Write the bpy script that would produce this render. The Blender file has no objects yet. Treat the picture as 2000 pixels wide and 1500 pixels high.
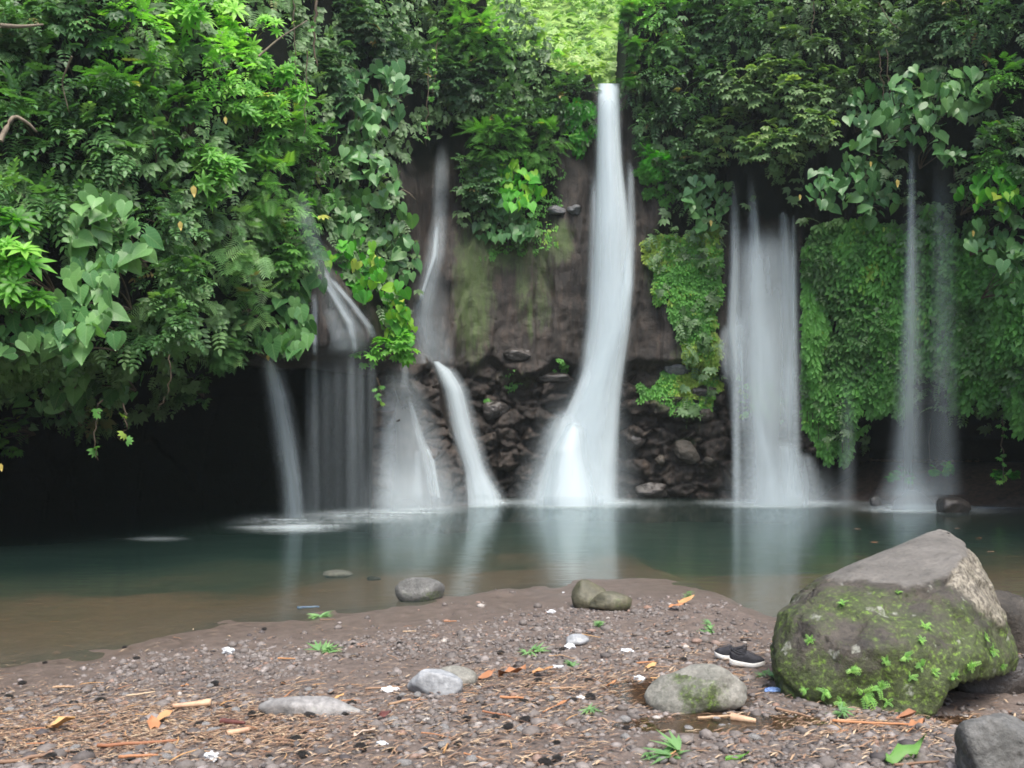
import bpy, bmesh, math
import numpy as np
from mathutils import Vector

# ------------------------------------------------------------------ camera, world, sun, exposure
scn = bpy.context.scene
COL = scn.collection
CAMH, FPX, HORY = 1.5, 1700.0, 860.0
cam = bpy.data.objects.new('camera', bpy.data.cameras.new('camera'))
COL.objects.link(cam)
cam.location = (0, 0, CAMH)
cam.rotation_euler = (math.radians(90), 0, 0)
cam.data.sensor_width = 36
cam.data.lens = 36 * FPX / 2000
cam.data.shift_y = (HORY - 750) / 2000
cam.data.clip_end = 500
cam.data.dof.use_dof = True
cam.data.dof.focus_distance = 10.0
cam.data.dof.aperture_fstop = 6.3
scn.camera = cam

SUN_EL, SUN_AZ = math.radians(62), math.radians(165)   # azimuth clockwise from +Y (behind the cliffs = 0)
w = bpy.data.worlds.new('World'); scn.world = w; w.use_nodes = True
nt = w.node_tree; bg = nt.nodes['Background']
sky = nt.nodes.new('ShaderNodeTexSky'); sky.sky_type = 'NISHITA'; sky.sun_disc = False
sky.sun_elevation = SUN_EL; sky.sun_rotation = SUN_AZ
sky.air_density = 1.0; sky.dust_density = 3.0; sky.ozone_density = 1.0
nt.links.new(sky.outputs[0], bg.inputs[0]); bg.inputs[1].default_value = 0.15
sl = bpy.data.lights.new('sun', 'SUN'); sl.energy = 2.2; sl.angle = math.radians(35); sl.color = (1.0, .96, .88)
so = bpy.data.objects.new('sun', sl); COL.objects.link(so)
sd = Vector((math.sin(SUN_AZ) * math.cos(SUN_EL), math.cos(SUN_AZ) * math.cos(SUN_EL), math.sin(SUN_EL)))
so.rotation_euler = sd.to_track_quat('Z', 'Y').to_euler()
scn.view_settings.view_transform = 'Standard'; scn.view_settings.look = 'None'
scn.view_settings.exposure = 1.3; scn.view_settings.gamma = 1
cy = scn.cycles
cy.use_denoising = True
cy.max_bounces = 8; cy.diffuse_bounces = 4; cy.glossy_bounces = 4; cy.transmission_bounces = 4; cy.transparent_max_bounces = 40
cy.filter_width = 1.7
cy.sample_clamp_indirect = 6

# ------------------------------------------------------------------ numpy helpers
rng = np.random.default_rng(7)
def U_(a, b, n=None): return rng.uniform(a, b, n)
def sstep(x, a, b):
    t = np.clip((x - a) / (b - a), 0, 1); return t * t * (3 - 2 * t)
def _hash(i, j, k, s):
    h = (i.astype(np.int64) * 374761393 + j.astype(np.int64) * 668265263 + k.astype(np.int64) * 2147483647 + s * 974634777) & 0xffffffff
    h = ((h ^ (h >> 13)) * 1274126177) & 0xffffffff
    h = ((h ^ (h >> 16)) * 2246822519) & 0xffffffff
    return ((h ^ (h >> 15)) & 0xffffff) / float(0xffffff)
def vnoise(p, s=0):
    p = np.asarray(p, float); i = np.floor(p).astype(np.int64); f = p - i; f = f * f * (3 - 2 * f)
    x, y, z = i[..., 0], i[..., 1], i[..., 2]; u, v, w_ = f[..., 0], f[..., 1], f[..., 2]
    def L(a, b, t): return a + (b - a) * t
    c = lambda a, b, d: _hash(x + a, y + b, z + d, s)
    return L(L(L(c(0,0,0), c(1,0,0), u), L(c(0,1,0), c(1,1,0), u), v), L(L(c(0,0,1), c(1,0,1), u), L(c(0,1,1), c(1,1,1), u), v), w_)
def fbm(p, o=4, s=0):
    p = np.asarray(p, float); r = 0; a = .5; t = 0
    for k in range(o):
        r = r + a * vnoise(p, s + k * 17); t += a; p = p * 2.03 + 11.7; a *= .5
    return r / t
def cells(p, s=0):
    i = np.floor(p).astype(np.int64); f1 = np.full(p.shape[:-1], 9.); f2 = f1.copy(); idv = f1 * 0
    for a in (-1, 0, 1):
        for b in (-1, 0, 1):
            for c in (-1, 0, 1):
                q = i + np.array([a, b, c]); h = [_hash(q[..., 0], q[..., 1], q[..., 2], s + m) for m in (1, 2, 3)]
                d = np.sqrt(sum((q[..., m] + h[m] - p[..., m]) ** 2 for m in range(3)))
                n1 = d < f1
                f2 = np.where(n1, f1, np.minimum(f2, d)); idv = np.where(n1, h[0], idv); f1 = np.where(n1, d, f1)
    return f1, f2, idv
def in_poly(px, py, poly):
    r = np.zeros(np.shape(px), bool); n = len(poly)
    for k in range(n):
        x1, y1 = poly[k]; x2, y2 = poly[(k + 1) % n]
        if y1 == y2: continue
        r ^= ((y1 > py) != (y2 > py)) & (px < (x2 - x1) * (py - y1) / (y2 - y1) + x1)
    return r
def norm(v): return v / np.maximum(np.linalg.norm(v, axis=-1, keepdims=True), 1e-9)
def rdir(n): return norm(rng.normal(size=(n, 3)))

def Z(py, Y): return CAMH + (HORY - py) / FPX * Y
def P(px, py, Y): return np.stack([(np.asarray(px) - 1000.) / FPX * Y, np.asarray(Y) * np.ones(np.shape(px)), Z(np.asarray(py), Y)], -1)

# ------------------------------------------------------------------ materials
def mat(name):
    m = bpy.data.materials.new(name); m.use_nodes = True; t = m.node_tree; t.nodes.clear()
    out = t.nodes.new('ShaderNodeOutputMaterial'); return m, t, out
def N(t, typ, **kw):
    n = t.nodes.new('ShaderNode' + typ)
    for k, v in kw.items():
        if k.startswith('i_'):
            kk = k[2:]; kk = int(kk) if kk.isdigit() else kk.replace('_', ' ')
            n.inputs[kk].default_value = v
        else: setattr(n, k, v)
    return n
def ramp(t, stops, interp='LINEAR'):
    n = t.nodes.new('ShaderNodeValToRGB'); cr = n.color_ramp; cr.interpolation = interp
    while len(cr.elements) < len(stops): cr.elements.new(.5)
    for e, (p, c) in zip(cr.elements, stops): e.position = p; e.color = (*c, 1)
    return n
def lk(t, a, b): t.links.new(a, b)
def attr(t, name): return N(t, 'Attribute', attribute_name=name)
def mixc(t, fac, a, b, blend='MIX'):
    n = N(t, 'Mix', data_type='RGBA', blend_type=blend)
    for s, v in ((0, fac), (6, a), (7, b)):
        if hasattr(v, 'links'): lk(t, v, n.inputs[s])
        elif s == 0: n.inputs[0].default_value = v
        else: n.inputs[s].default_value = (*v, 1)
    return n.outputs[2]
def math_(t, op, a, b=0.0, clamp=False):
    n = N(t, 'Math', operation=op, use_clamp=clamp)
    for s, v in ((0, a), (1, b)):
        if hasattr(v, 'links'): lk(t, v, n.inputs[s])
        else: n.inputs[s].default_value = v
    return n.outputs[0]
def noise(t, scale, detail=4, rough=.55, vec=None, dist=0.0):
    n = N(t, 'TexNoise', i_Scale=scale, i_Detail=detail, i_Roughness=rough, i_Distortion=dist)
    if vec is not None: lk(t, vec, n.inputs['Vector'])
    return n.outputs[0]
def coords(t, scale=(1, 1, 1), which='Object'):
    c = N(t, 'TexCoord'); m = N(t, 'Mapping'); m.inputs['Scale'].default_value = scale
    lk(t, c.outputs[which], m.inputs[0]); return m.outputs[0]

def leaf_mat(name, stops, trans=.35, rough=.42, spec=.35):
    m, t, out = mat(name)
    a = attr(t, 'tone'); r = ramp(t, stops); lk(t, a.outputs['Fac'], r.inputs[0])
    nz = noise(t, 9, 2, vec=coords(t)); col = mixc(t, math_(t, 'MULTIPLY', nz, .3), r.outputs[0], (.04, .11, .025), 'MIX')
    rx, ly = attr(t, 'rib').outputs['Fac'], attr(t, 'along').outputs['Fac']
    mid = N(t, 'MapRange', i_1=.0, i_2=.045, i_3=.5, i_4=0.0); lk(t, rx, mid.inputs[0])
    sv = math_(t, 'POWER', math_(t, 'ABSOLUTE', math_(t, 'SINE', math_(t, 'MULTIPLY', math_(t, 'SUBTRACT', ly, math_(t, 'MULTIPLY', rx, .8)), 17.0))), 14.0)
    vn = math_(t, 'MAXIMUM', mid.outputs[0], math_(t, 'MULTIPLY', sv, .22))
    col = mixc(t, vn, col, mixc(t, .6, col, (.3, .45, .2)))
    b = N(t, 'BsdfPrincipled', i_Roughness=rough); b.inputs['Specular IOR Level'].default_value = spec
    lk(t, col, b.inputs['Base Color'])
    tr = N(t, 'BsdfTranslucent'); hs = mixc(t, 1.0, col, (1.25, 1.5, .55), 'MULTIPLY'); lk(t, hs, tr.inputs[0])
    mx = N(t, 'MixShader', i_0=trans); lk(t, b.outputs[0], mx.inputs[1]); lk(t, tr.outputs[0], mx.inputs[2])
    lk(t, mx.outputs[0], out.inputs[0]); return m
YEL = (.42, .28, .03)
M = {}
M['cool'] = leaf_mat('cool_green_leaf', [(0, (.028, .07, .026)), (.45, (.075, .185, .06)), (.9, (.15, .31, .10)), (.965, (.24, .4, .15)), (.985, (.38, .38, .1)), (1, (.3, .22, .09))])
M['mid'] = leaf_mat('mid_green_leaf', [(0, (.045, .13, .025)), (.5, (.11, .30, .05)), (.9, (.2, .46, .09)), (.965, (.3, .54, .1)), (1, (.45, .45, .1))])
M['bright'] = leaf_mat('bright_green_leaf', [(0, (.08, .24, .03)), (.5, (.19, .48, .07)), (1, (.38, .68, .12))], .45)
M['heart'] = leaf_mat('heart_leaf', [(0, (.035, .11, .038)), (.5, (.08, .215, .07)), (1, (.18, .35, .12))], .3, .34)
M['olive'] = leaf_mat('olive_leaf', [(0, (.045, .085, .04)), (.5, (.11, .19, .08)), (.93, (.2, .31, .13)), (1, (.32, .4, .13))])
M['ivy'] = leaf_mat('ivy_leaf', [(0, (.012, .085, .010)), (.5, (.045, .26, .022)), (.88, (.12, .44, .04)), (.97, (.3, .56, .05)), (1, (.4, .5, .06))], .42, .5, .2)
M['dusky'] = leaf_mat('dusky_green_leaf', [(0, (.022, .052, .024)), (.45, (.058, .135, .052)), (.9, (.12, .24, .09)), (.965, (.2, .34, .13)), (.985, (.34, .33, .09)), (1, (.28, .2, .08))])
M['grass'] = leaf_mat('sunlit_grass', [(0, (.15, .29, .045)), (.5, (.27, .44, .07)), (1, (.42, .55, .15))], .3)
M['yellowleaf'] = leaf_mat('yellow_leaf', [(0, (.42, .2, .03)), (1, (.6, .34, .05))], .3)

def plain(name, c, rough=.6, c2=None, scale=8, spec=.4, bump=0.0, bscale=30):
    m, t, out = mat(name); b = N(t, 'BsdfPrincipled', i_Roughness=rough); b.inputs['Specular IOR Level'].default_value = spec
    v = coords(t)
    if c2 is not None:
        nz = noise(t, scale, 5, .6, v); r = ramp(t, [(.3, c), (.7, c2)]); lk(t, nz, r.inputs[0]); lk(t, r.outputs[0], b.inputs['Base Color'])
    else: b.inputs['Base Color'].default_value = (*c, 1)
    if bump:
        bn = N(t, 'Bump', i_Strength=bump, i_Distance=.02); lk(t, noise(t, bscale, 5, .6, v), bn.inputs['Height']); lk(t, bn.outputs[0], b.inputs['Normal'])
    lk(t, b.outputs[0], out.inputs[0]); return m
M['stem'] = plain('stem_bark', (.045, .032, .02), .8, (.11, .08, .05))
M['greenstem'] = plain('green_stem', (.05, .09, .03), .6, (.1, .12, .05))

# cliff rock: wet dark basalt, moss, soil and painted shade carried as vertex attributes
def cliff_material():
    m, t, out = mat('wet_cliff_rock'); b = N(t, 'BsdfPrincipled')
    v = coords(t, (1, 1, 1)); vs = coords(t, (6.0, 6.0, .32))
    n1 = noise(t, 2.2, 8, .65, v); n2 = noise(t, 2.0, 6, .6, vs); n3 = noise(t, 18, 5, .7, v)
    r = ramp(t, [(.28, (.010, .0075, .006)), (.5, (.027, .020, .0155)), (.72, (.058, .043, .033))]); lk(t, n1, r.inputs[0])
    r2 = ramp(t, [(.32, (.28, .26, .26)), (.5, (.8, .76, .74)), (.68, (1.75, 1.6, 1.5))]); lk(t, n2, r2.inputs[0])
    c = mixc(t, .8, r.outputs[0], r2.outputs[0], 'MULTIPLY')
    r3 = ramp(t, [(.35, (.6, .6, .6)), (.7, (1.3, 1.3, 1.3))]); lk(t, n3, r3.inputs[0])
    c = mixc(t, .7, c, r3.outputs[0], 'MULTIPLY')
    mo = attr(t, 'moss').outputs['Fac']
    mn = math_(t, 'SUBTRACT', math_(t, 'ADD', math_(t, 'MULTIPLY', mo, 1.25), math_(t, 'MULTIPLY', noise(t, 9, 7, .75, coords(t, (1, 1, .22))), 1.9)), 1.32, True)
    mr = ramp(t, [(.0, (.03, .05, .012)), (.6, (.055, .085, .02)), (1, (.09, .14, .025))]); lk(t, noise(t, 30, 4, .6, v), mr.inputs[0])
    c = mixc(t, math_(t, 'MULTIPLY', mn, 1.6, True), c, mr.outputs[0])
    so_ = attr(t, 'soil_or_shade').outputs['Fac']
    c = mixc(t, so_, c, (.005, .007, .005))  # near-black for soil and for the shade put into the colour
    lk(t, c, b.inputs['Base Color'])
    rr = N(t, 'MapRange', i_3=.28, i_4=.7); lk(t, n2, rr.inputs[0]); lk(t, math_(t, 'MAXIMUM', rr.outputs[0], so_), b.inputs['Roughness'])
    lk(t, math_(t, 'MULTIPLY', math_(t, 'SUBTRACT', 1.0, so_), .45), b.inputs['Specular IOR Level'])
    bn = N(t, 'Bump', i_Strength=.8, i_Distance=.07)
    n4 = noise(t, 55, 3, .7, coords(t, (1, 1, .5)))
    n1 = math_(t, 'ADD', n1, math_(t, 'MULTIPLY', n4, .35))
    hh = math_(t, 'ADD', math_(t, 'ADD', n1, math_(t, 'MULTIPLY', n3, .5)), math_(t, 'MULTIPLY', n2, .6))
    lk(t, hh, bn.inputs['Height']); lk(t, bn.outputs[0], b.inputs['Normal'])
    lk(t, b.outputs[0], out.inputs[0]); return m
M['cliff'] = cliff_material()

def rock_mat(name, c1, c2, moss=0.0, rough=.7, lich=0.0, bump=.6, scale=3.0):
    m, t, out = mat(name); b = N(t, 'BsdfPrincipled', i_Roughness=rough); v = coords(t)
    n1 = noise(t, scale, 8, .68, v); r = ramp(t, [(.36, c1), (.62, c2)]); lk(t, n1, r.inputs[0])
    n2 = noise(t, scale * 9, 5, .7, v); r2 = ramp(t, [(.35, (.55, .55, .55)), (.65, (1.3, 1.3, 1.3))]); lk(t, n2, r2.inputs[0])
    c = mixc(t, .75, r.outputs[0], r2.outputs[0], 'MULTIPLY')
    ma = attr(t, 'moss').outputs['Fac']
    mv = math_(t, 'SUBTRACT', math_(t, 'ADD', ma, math_(t, 'MULTIPLY', noise(t, scale * 1.6, 8, .72, v), 1.6)), 1.18, True)
    mr = ramp(t, [(.3, (.022, .030, .009)), (.55, (.052, .070, .018)), (.72, (.15, .26, .03))]); lk(t, noise(t, scale * 12, 4, .6, v), mr.inputs[0])
    c = mixc(t, math_(t, 'MULTIPLY', mv, 3.2, True), c, mr.outputs[0])
    if lich:
        lv = ramp(t, [(.62, (0, 0, 0)), (.68, (1, 1, 1))]); lk(t, noise(t, scale * 1.9, 5, .6, coords(t, (1, 1.3, 1))), lv.inputs[0])
        la = attr(t, 'lichen').outputs['Fac']
        c = mixc(t, math_(t, 'MULTIPLY', math_(t, 'MULTIPLY', lv.outputs[0], lich), la), c, (.33, .34, .29))
    pa = attr(t, 'pale').outputs['Fac']
    pr = ramp(t, [(.3, (.095, .088, .076)), (.6, (.168, .155, .138)), (.8, (.25, .235, .21))]); lk(t, n1, pr.inputs[0])
    pc = mixc(t, .35, pr.outputs[0], r2.outputs[0], 'MULTIPLY')
    c = mixc(t, pa, c, pc)
    sa = attr(t, 'speck').outputs['Fac']
    sr = ramp(t, [(.4, (.07, .06, .045)), (.6, (.30, .27, .21))]); lk(t, noise(t, 34, 4, .7, coords(t, (1.4, 1, .8))), sr.inputs[0])
    c = mixc(t, sa, c, sr.outputs[0])
    lk(t, c, b.inputs['Base Color'])
    bn = N(t, 'Bump', i_Strength=bump, i_Distance=.03); lk(t, math_(t, 'ADD', n1, math_(t, 'MULTIPLY', n2, .35)), bn.inputs['Height']); lk(t, bn.outputs[0], b.inputs['Normal'])
    lk(t, b.outputs[0], out.inputs[0]); return m

# falling water: layered translucent veils; opacity from its own thickness profile and streaks
def veil_mat(name, streak=14.0, soft=.5, gain=1.0, tint=(.62, .70, .74), smin=.35):
    m, t, out = mat(name)
    uv = N(t, 'UVMap', uv_map='flow'); sx = N(t, 'SeparateXYZ'); lk(t, uv.outputs[0], sx.inputs[0])
    u, v = sx.outputs[0], sx.outputs[1]
    e = math_(t, 'MULTIPLY', math_(t, 'MULTIPLY', u, math_(t, 'SUBTRACT', 1.0, u)), 4.0)      # 0 at the edges, 1 in the middle
    e = N(t, 'MapRange', interpolation_type='SMOOTHERSTEP', i_1=0.0, i_2=soft).outputs[0] if False else math_(t, 'POWER', e, soft)
    mp = N(t, 'CombineXYZ'); lk(t, math_(t, 'MULTIPLY', u, streak), mp.inputs[0]); lk(t, math_(t, 'MULTIPLY', v, .38), mp.inputs[1])
    oi = N(t, 'ObjectInfo'); lk(t, math_(t, 'MULTIPLY', oi.outputs['Random'], 40.0), mp.inputs[2])
    nz = noise(t, 1.0, 4, .55, mp.outputs[0], .3)
    st = N(t, 'MapRange', i_1=.3, i_2=.72, i_3=smin, i_4=1.25); lk(t, nz, st.inputs[0])
    d = attr(t, 'dens').outputs['Fac']
    a = math_(t, 'MULTIPLY', math_(t, 'MULTIPLY', e, st.outputs[0]), math_(t, 'MULTIPLY', d, gain), True)
    df = N(t, 'BsdfDiffuse'); df.inputs[0].default_value = (*tint, 1)
    tl = N(t, 'BsdfTranslucent'); tl.inputs[0].default_value = (*tint, 1)
    mx0 = N(t, 'MixShader', i_0=.4); lk(t, df.outputs[0], mx0.inputs[1]); lk(t, tl.outputs[0], mx0.inputs[2])
    tp = N(t, 'BsdfTransparent'); mx = N(t, 'MixShader')
    lk(t, a, mx.inputs[0]); lk(t, tp.outputs[0], mx.inputs[1]); lk(t, mx0.outputs[0], mx.inputs[2])
    lk(t, mx.outputs[0], out.inputs[0]); return m
M['core'] = veil_mat('dense_falling_water', 9.0, .8, smin=.8)
M['veil'] = veil_mat('falling_water', 11.0, .7, smin=.5)
M['mist'] = veil_mat('fine_spray', 3.5, 1.8, smin=.75)
M['strand'] = veil_mat('water_strand', 3.0, 1.8, smin=.7)

def foam_mat():
    m, t, out = mat('foam'); d = attr(t, 'dens').outputs['Fac']
    n = noise(t, 1.0, 5, .6, coords(t, (.35, 2.2, 1))); mr = N(t, 'MapRange', i_1=.35, i_2=.7, i_3=.25, i_4=1.15); lk(t, n, mr.inputs[0])
    a = math_(t, 'MULTIPLY', d, mr.outputs[0], True)
    df = N(t, 'BsdfDiffuse'); df.inputs[0].default_value = (.66, .74, .77, 1); tp = N(t, 'BsdfTransparent'); mx = N(t, 'MixShader')
    lk(t, a, mx.inputs[0]); lk(t, tp.outputs[0], mx.inputs[1]); lk(t, df.outputs[0], mx.inputs[2]); lk(t, mx.outputs[0], out.inputs[0]); return m
M['foam'] = foam_mat()

def water_mat(name, tint, rough, body=(.05, .115, .095), bodyf=.15, rip=.12):
    m, t, out = mat(name)
    tp = N(t, 'BsdfTransparent'); tp.inputs[0].default_value = (*tint, 1)
    df = N(t, 'BsdfDiffuse'); df.inputs[0].default_value = (*body, 1)
    m0 = N(t, 'MixShader', i_0=bodyf); lk(t, tp.outputs[0], m0.inputs[1]); lk(t, df.outputs[0], m0.inputs[2])
    gl = N(t, 'BsdfGlossy', i_Roughness=rough); gl.inputs[0].default_value = (.9, .95, .95, 1)
    fr = N(t, 'Fresnel', i_IOR=1.33)
    bn = N(t, 'Bump', i_Strength=rip, i_Distance=.05)
    n1 = noise(t, 1.0, 3, .5, coords(t, (1.6, 6.5, 1))); lk(t, n1, bn.inputs['Height'])
    lk(t, bn.outputs[0], gl.inputs['Normal'])
    mx = N(t, 'MixShader'); lk(t, fr.outputs[0], mx.inputs[0]); lk(t, m0.outputs[0], mx.inputs[1]); lk(t, gl.outputs[0], mx.inputs[2])
    lk(t, mx.outputs[0], out.inputs[0]); return m
M['pool'] = water_mat('pool_water', (.9, .9, .84), .13)
M['puddle'] = water_mat('puddle_water', (.7, .6, .5), .03, (.06, .045, .03), .15, .02)

def ground_mat():
    m, t, out = mat('beach_and_bed'); b = N(t, 'BsdfPrincipled')
    g = N(t, 'NewGeometry'); sx = N(t, 'SeparateXYZ'); lk(t, g.outputs['Position'], sx.inputs[0]); z = sx.outputs[2]
    v = coords(t)
    n1 = noise(t, 1.3, 6, .6, v); n2 = noise(t, 55, 4, .7, v); n3 = noise(t, 9, 5, .65, v)
    r = ramp(t, [(.3, (.078, .060, .050)), (.7, (.14, .110, .093))]); lk(t, n3, r.inputs[0])
    r2 = ramp(t, [(.3, (.45, .45, .45)), (.7, (1.5, 1.45, 1.4))]); lk(t, n2, r2.inputs[0])
    c = mixc(t, .85, r.outputs[0], r2.outputs[0], 'MULTIPLY')
    # brown silt on the shallow bed, dark green algae in the deep pool
    zz = math_(t, 'ADD', z, math_(t, 'MULTIPLY', math_(t, 'SUBTRACT', n1, .5), .25))
    bed = ramp(t, [(.0, (.022, .05, .044)), (.3, (.03, .052, .042)), (.5, (.06, .060, .038)), (.66, (.155, .098, .062)), (1, (.15, .108, .086))])
    mr = N(t, 'MapRange', i_1=-.75, i_2=.0); lk(t, zz, mr.inputs[0]); lk(t, mr.outputs[0], bed.inputs[0])
    w1 = N(t, 'MapRange', i_1=-.04, i_2=.004); lk(t, z, w1.inputs[0])
    c = mixc(t, w1.outputs[0], bed.outputs[0], c)
    w3 = N(t, 'MapRange', i_1=.012, i_2=.07, i_3=.6, i_4=1.0); lk(t, z, w3.inputs[0])
    c = mixc(t, 1.0, c, w3.outputs[0], 'MULTIPLY') if False else c
    so_ = attr(t, 'soil_or_shade').outputs['Fac']; sr = ramp(t, [(.35, (.03, .02, .014)), (.7, (.11, .065, .04))]); lk(t, n3, sr.inputs[0])
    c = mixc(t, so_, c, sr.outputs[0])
    lk(t, c, b.inputs['Base Color'])
    w2 = N(t, 'MapRange', i_1=.0, i_2=.06, i_3=.33, i_4=.75); lk(t, z, w2.inputs[0]); lk(t, w2.outputs[0], b.inputs['Roughness'])
    bn = N(t, 'Bump', i_Strength=.5, i_Distance=.015); lk(t, math_(t, 'ADD', n2, n3), bn.inputs['Height']); lk(t, bn.outputs[0], b.inputs['Normal'])
    lk(t, b.outputs[0], out.inputs[0]); return m
M['ground'] = ground_mat()

# ------------------------------------------------------------------ object helpers
def mesh_from(name, V, F, m=None, parent=None, attrs=None, smooth=True, uv=None, loc=None):
    V = np.asarray(V, np.float32).reshape(-1, 3); F = np.asarray(F, np.int32); n, k = F.shape
    me = bpy.data.meshes.new(name)
    if loc is not None: V = V - np.asarray(loc, np.float32)
    me.vertices.add(len(V)); me.vertices.foreach_set('co', V.ravel())
    me.loops.add(n * k); me.loops.foreach_set('vertex_index', F.ravel())
    me.polygons.add(n); me.polygons.foreach_set('loop_start', np.arange(n, dtype=np.int32) * k); me.polygons.foreach_set('loop_total', np.full(n, k, np.int32))
    me.polygons.foreach_set('use_smooth', np.full(n, smooth))
    if uv is not None:
        l = me.uv_layers.new(name='flow'); l.data.foreach_set('uv', np.asarray(uv, np.float32)[F.ravel()].ravel())
    for a, d in (attrs or {}).items():
        at = me.attributes.new(a, 'FLOAT', 'POINT'); at.data.foreach_set('value', np.asarray(d, np.float32).ravel())
    me.update(calc_edges=True); me.validate()
    if m is not None: me.materials.append(m)
    o = bpy.data.objects.new(name, me); COL.objects.link(o)
    if loc is not None and parent is None: o.location = loc
    if parent is not None: o.parent = parent
    return o
def tag(o, label=None, cat=None, group=None, kind=None):
    if label: o['label'] = label
    if cat: o['category'] = cat
    if group: o['group'] = group
    if kind: o['kind'] = kind
    return o
def thing(name, loc, label, cat, group=None):
    o = bpy.data.objects.new(name, None); COL.objects.link(o); o.location = tuple(float(x) for x in loc); o.empty_display_size = .1
    return tag(o, label, cat, group)
def grid_faces(nr, nc):
    i = np.arange((nr - 1) * (nc - 1)); r, c = i // (nc - 1), i % (nc - 1); a = r * nc + c
    return np.stack([a, a + 1, a + nc + 1, a + nc], -1)
def tubes(paths, sides=5):
    """paths: list of (points (n,3), radii (n,)) joined in one mesh"""
    VV, FF, off = [], [], 0
    for pts, rad in paths:
        pts = np.asarray(pts, float); n = len(pts); tg = norm(np.gradient(pts, axis=0))
        ref = np.where(np.abs(tg[:, 2:3]) > .9, np.array([[1., 0, 0]]), np.array([[0, 0, 1.]]))
        a = norm(np.cross(tg, ref)); b = np.cross(tg, a); th = np.arange(sides) * 2 * math.pi / sides
        ring = pts[:, None] + np.asarray(rad)[:, None, None] * (np.cos(th)[None, :, None] * a[:, None] + np.sin(th)[None, :, None] * b[:, None])
        VV.append(ring.reshape(-1, 3))
        r, c = np.meshgrid(np.arange(n - 1), np.arange(sides), indexing='ij'); c2 = (c + 1) % sides
        FF.append(np.stack([r * sides + c, r * sides + c2, (r + 1) * sides + c2, (r + 1) * sides + c], -1).reshape(-1, 4) + off)
        e = (n - 1) * sides
        for base in (0, e):
            for q in range(1, sides - 2, 2): FF.append(np.array([[base, base + q, base + q + 1, base + q + 2]]) + off)
        off += n * sides
    return np.concatenate(VV), np.concatenate(FF)

# ------------------------------------------------------------------ the cliff surface
LX = [-900, -300, 0, 300, 540, 700, 760, 850, 900, 1000, 1200, 1400, 1570, 1700, 1900, 2100, 2500, 2900]
LY = [12, 15, 17.5, 19, 20.2, 20.6, 20.6, 21.0, 22, 22.6, 22.8, 22.2, 22.3, 24.0, 24.0, 22.5, 18, 13]
UX = [-900, -300, 0, 200, 400, 540, 620, 720, 780, 860, 920, 1000, 1200, 1400, 1480, 1570, 1700, 1900, 2000, 2400, 2900]
UY = [7, 9.6, 11.4, 12.2, 13.6, 15.6, 16.6, 17.8, 19.6, 21.0, 21.8, 22.1, 22.5, 21.8, 21.6, 21.2, 20.3, 18.8, 17.6, 13, 9]
TX = [-900, 0, 300, 420, 540, 620, 740, 800, 880, 1430, 1440, 1580, 1700, 1900, 2000, 2900]
TZ = [2.0, 2.2, 2.5, 3.0, 3.1, 3.0, 3.1, 3.3, 3.35, 3.35, 1.0, .9, 1.6, 1.9, 1.9, 2.0]
EZ = [-1, 0.0, .35, .95, 1.6, 2.2, 2.8, 3.3, 3.9, 4.4, 4.8]
EP = [925, 922, 918, 912, 888, 868, 862, 848, 815, 790, 740]
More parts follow.
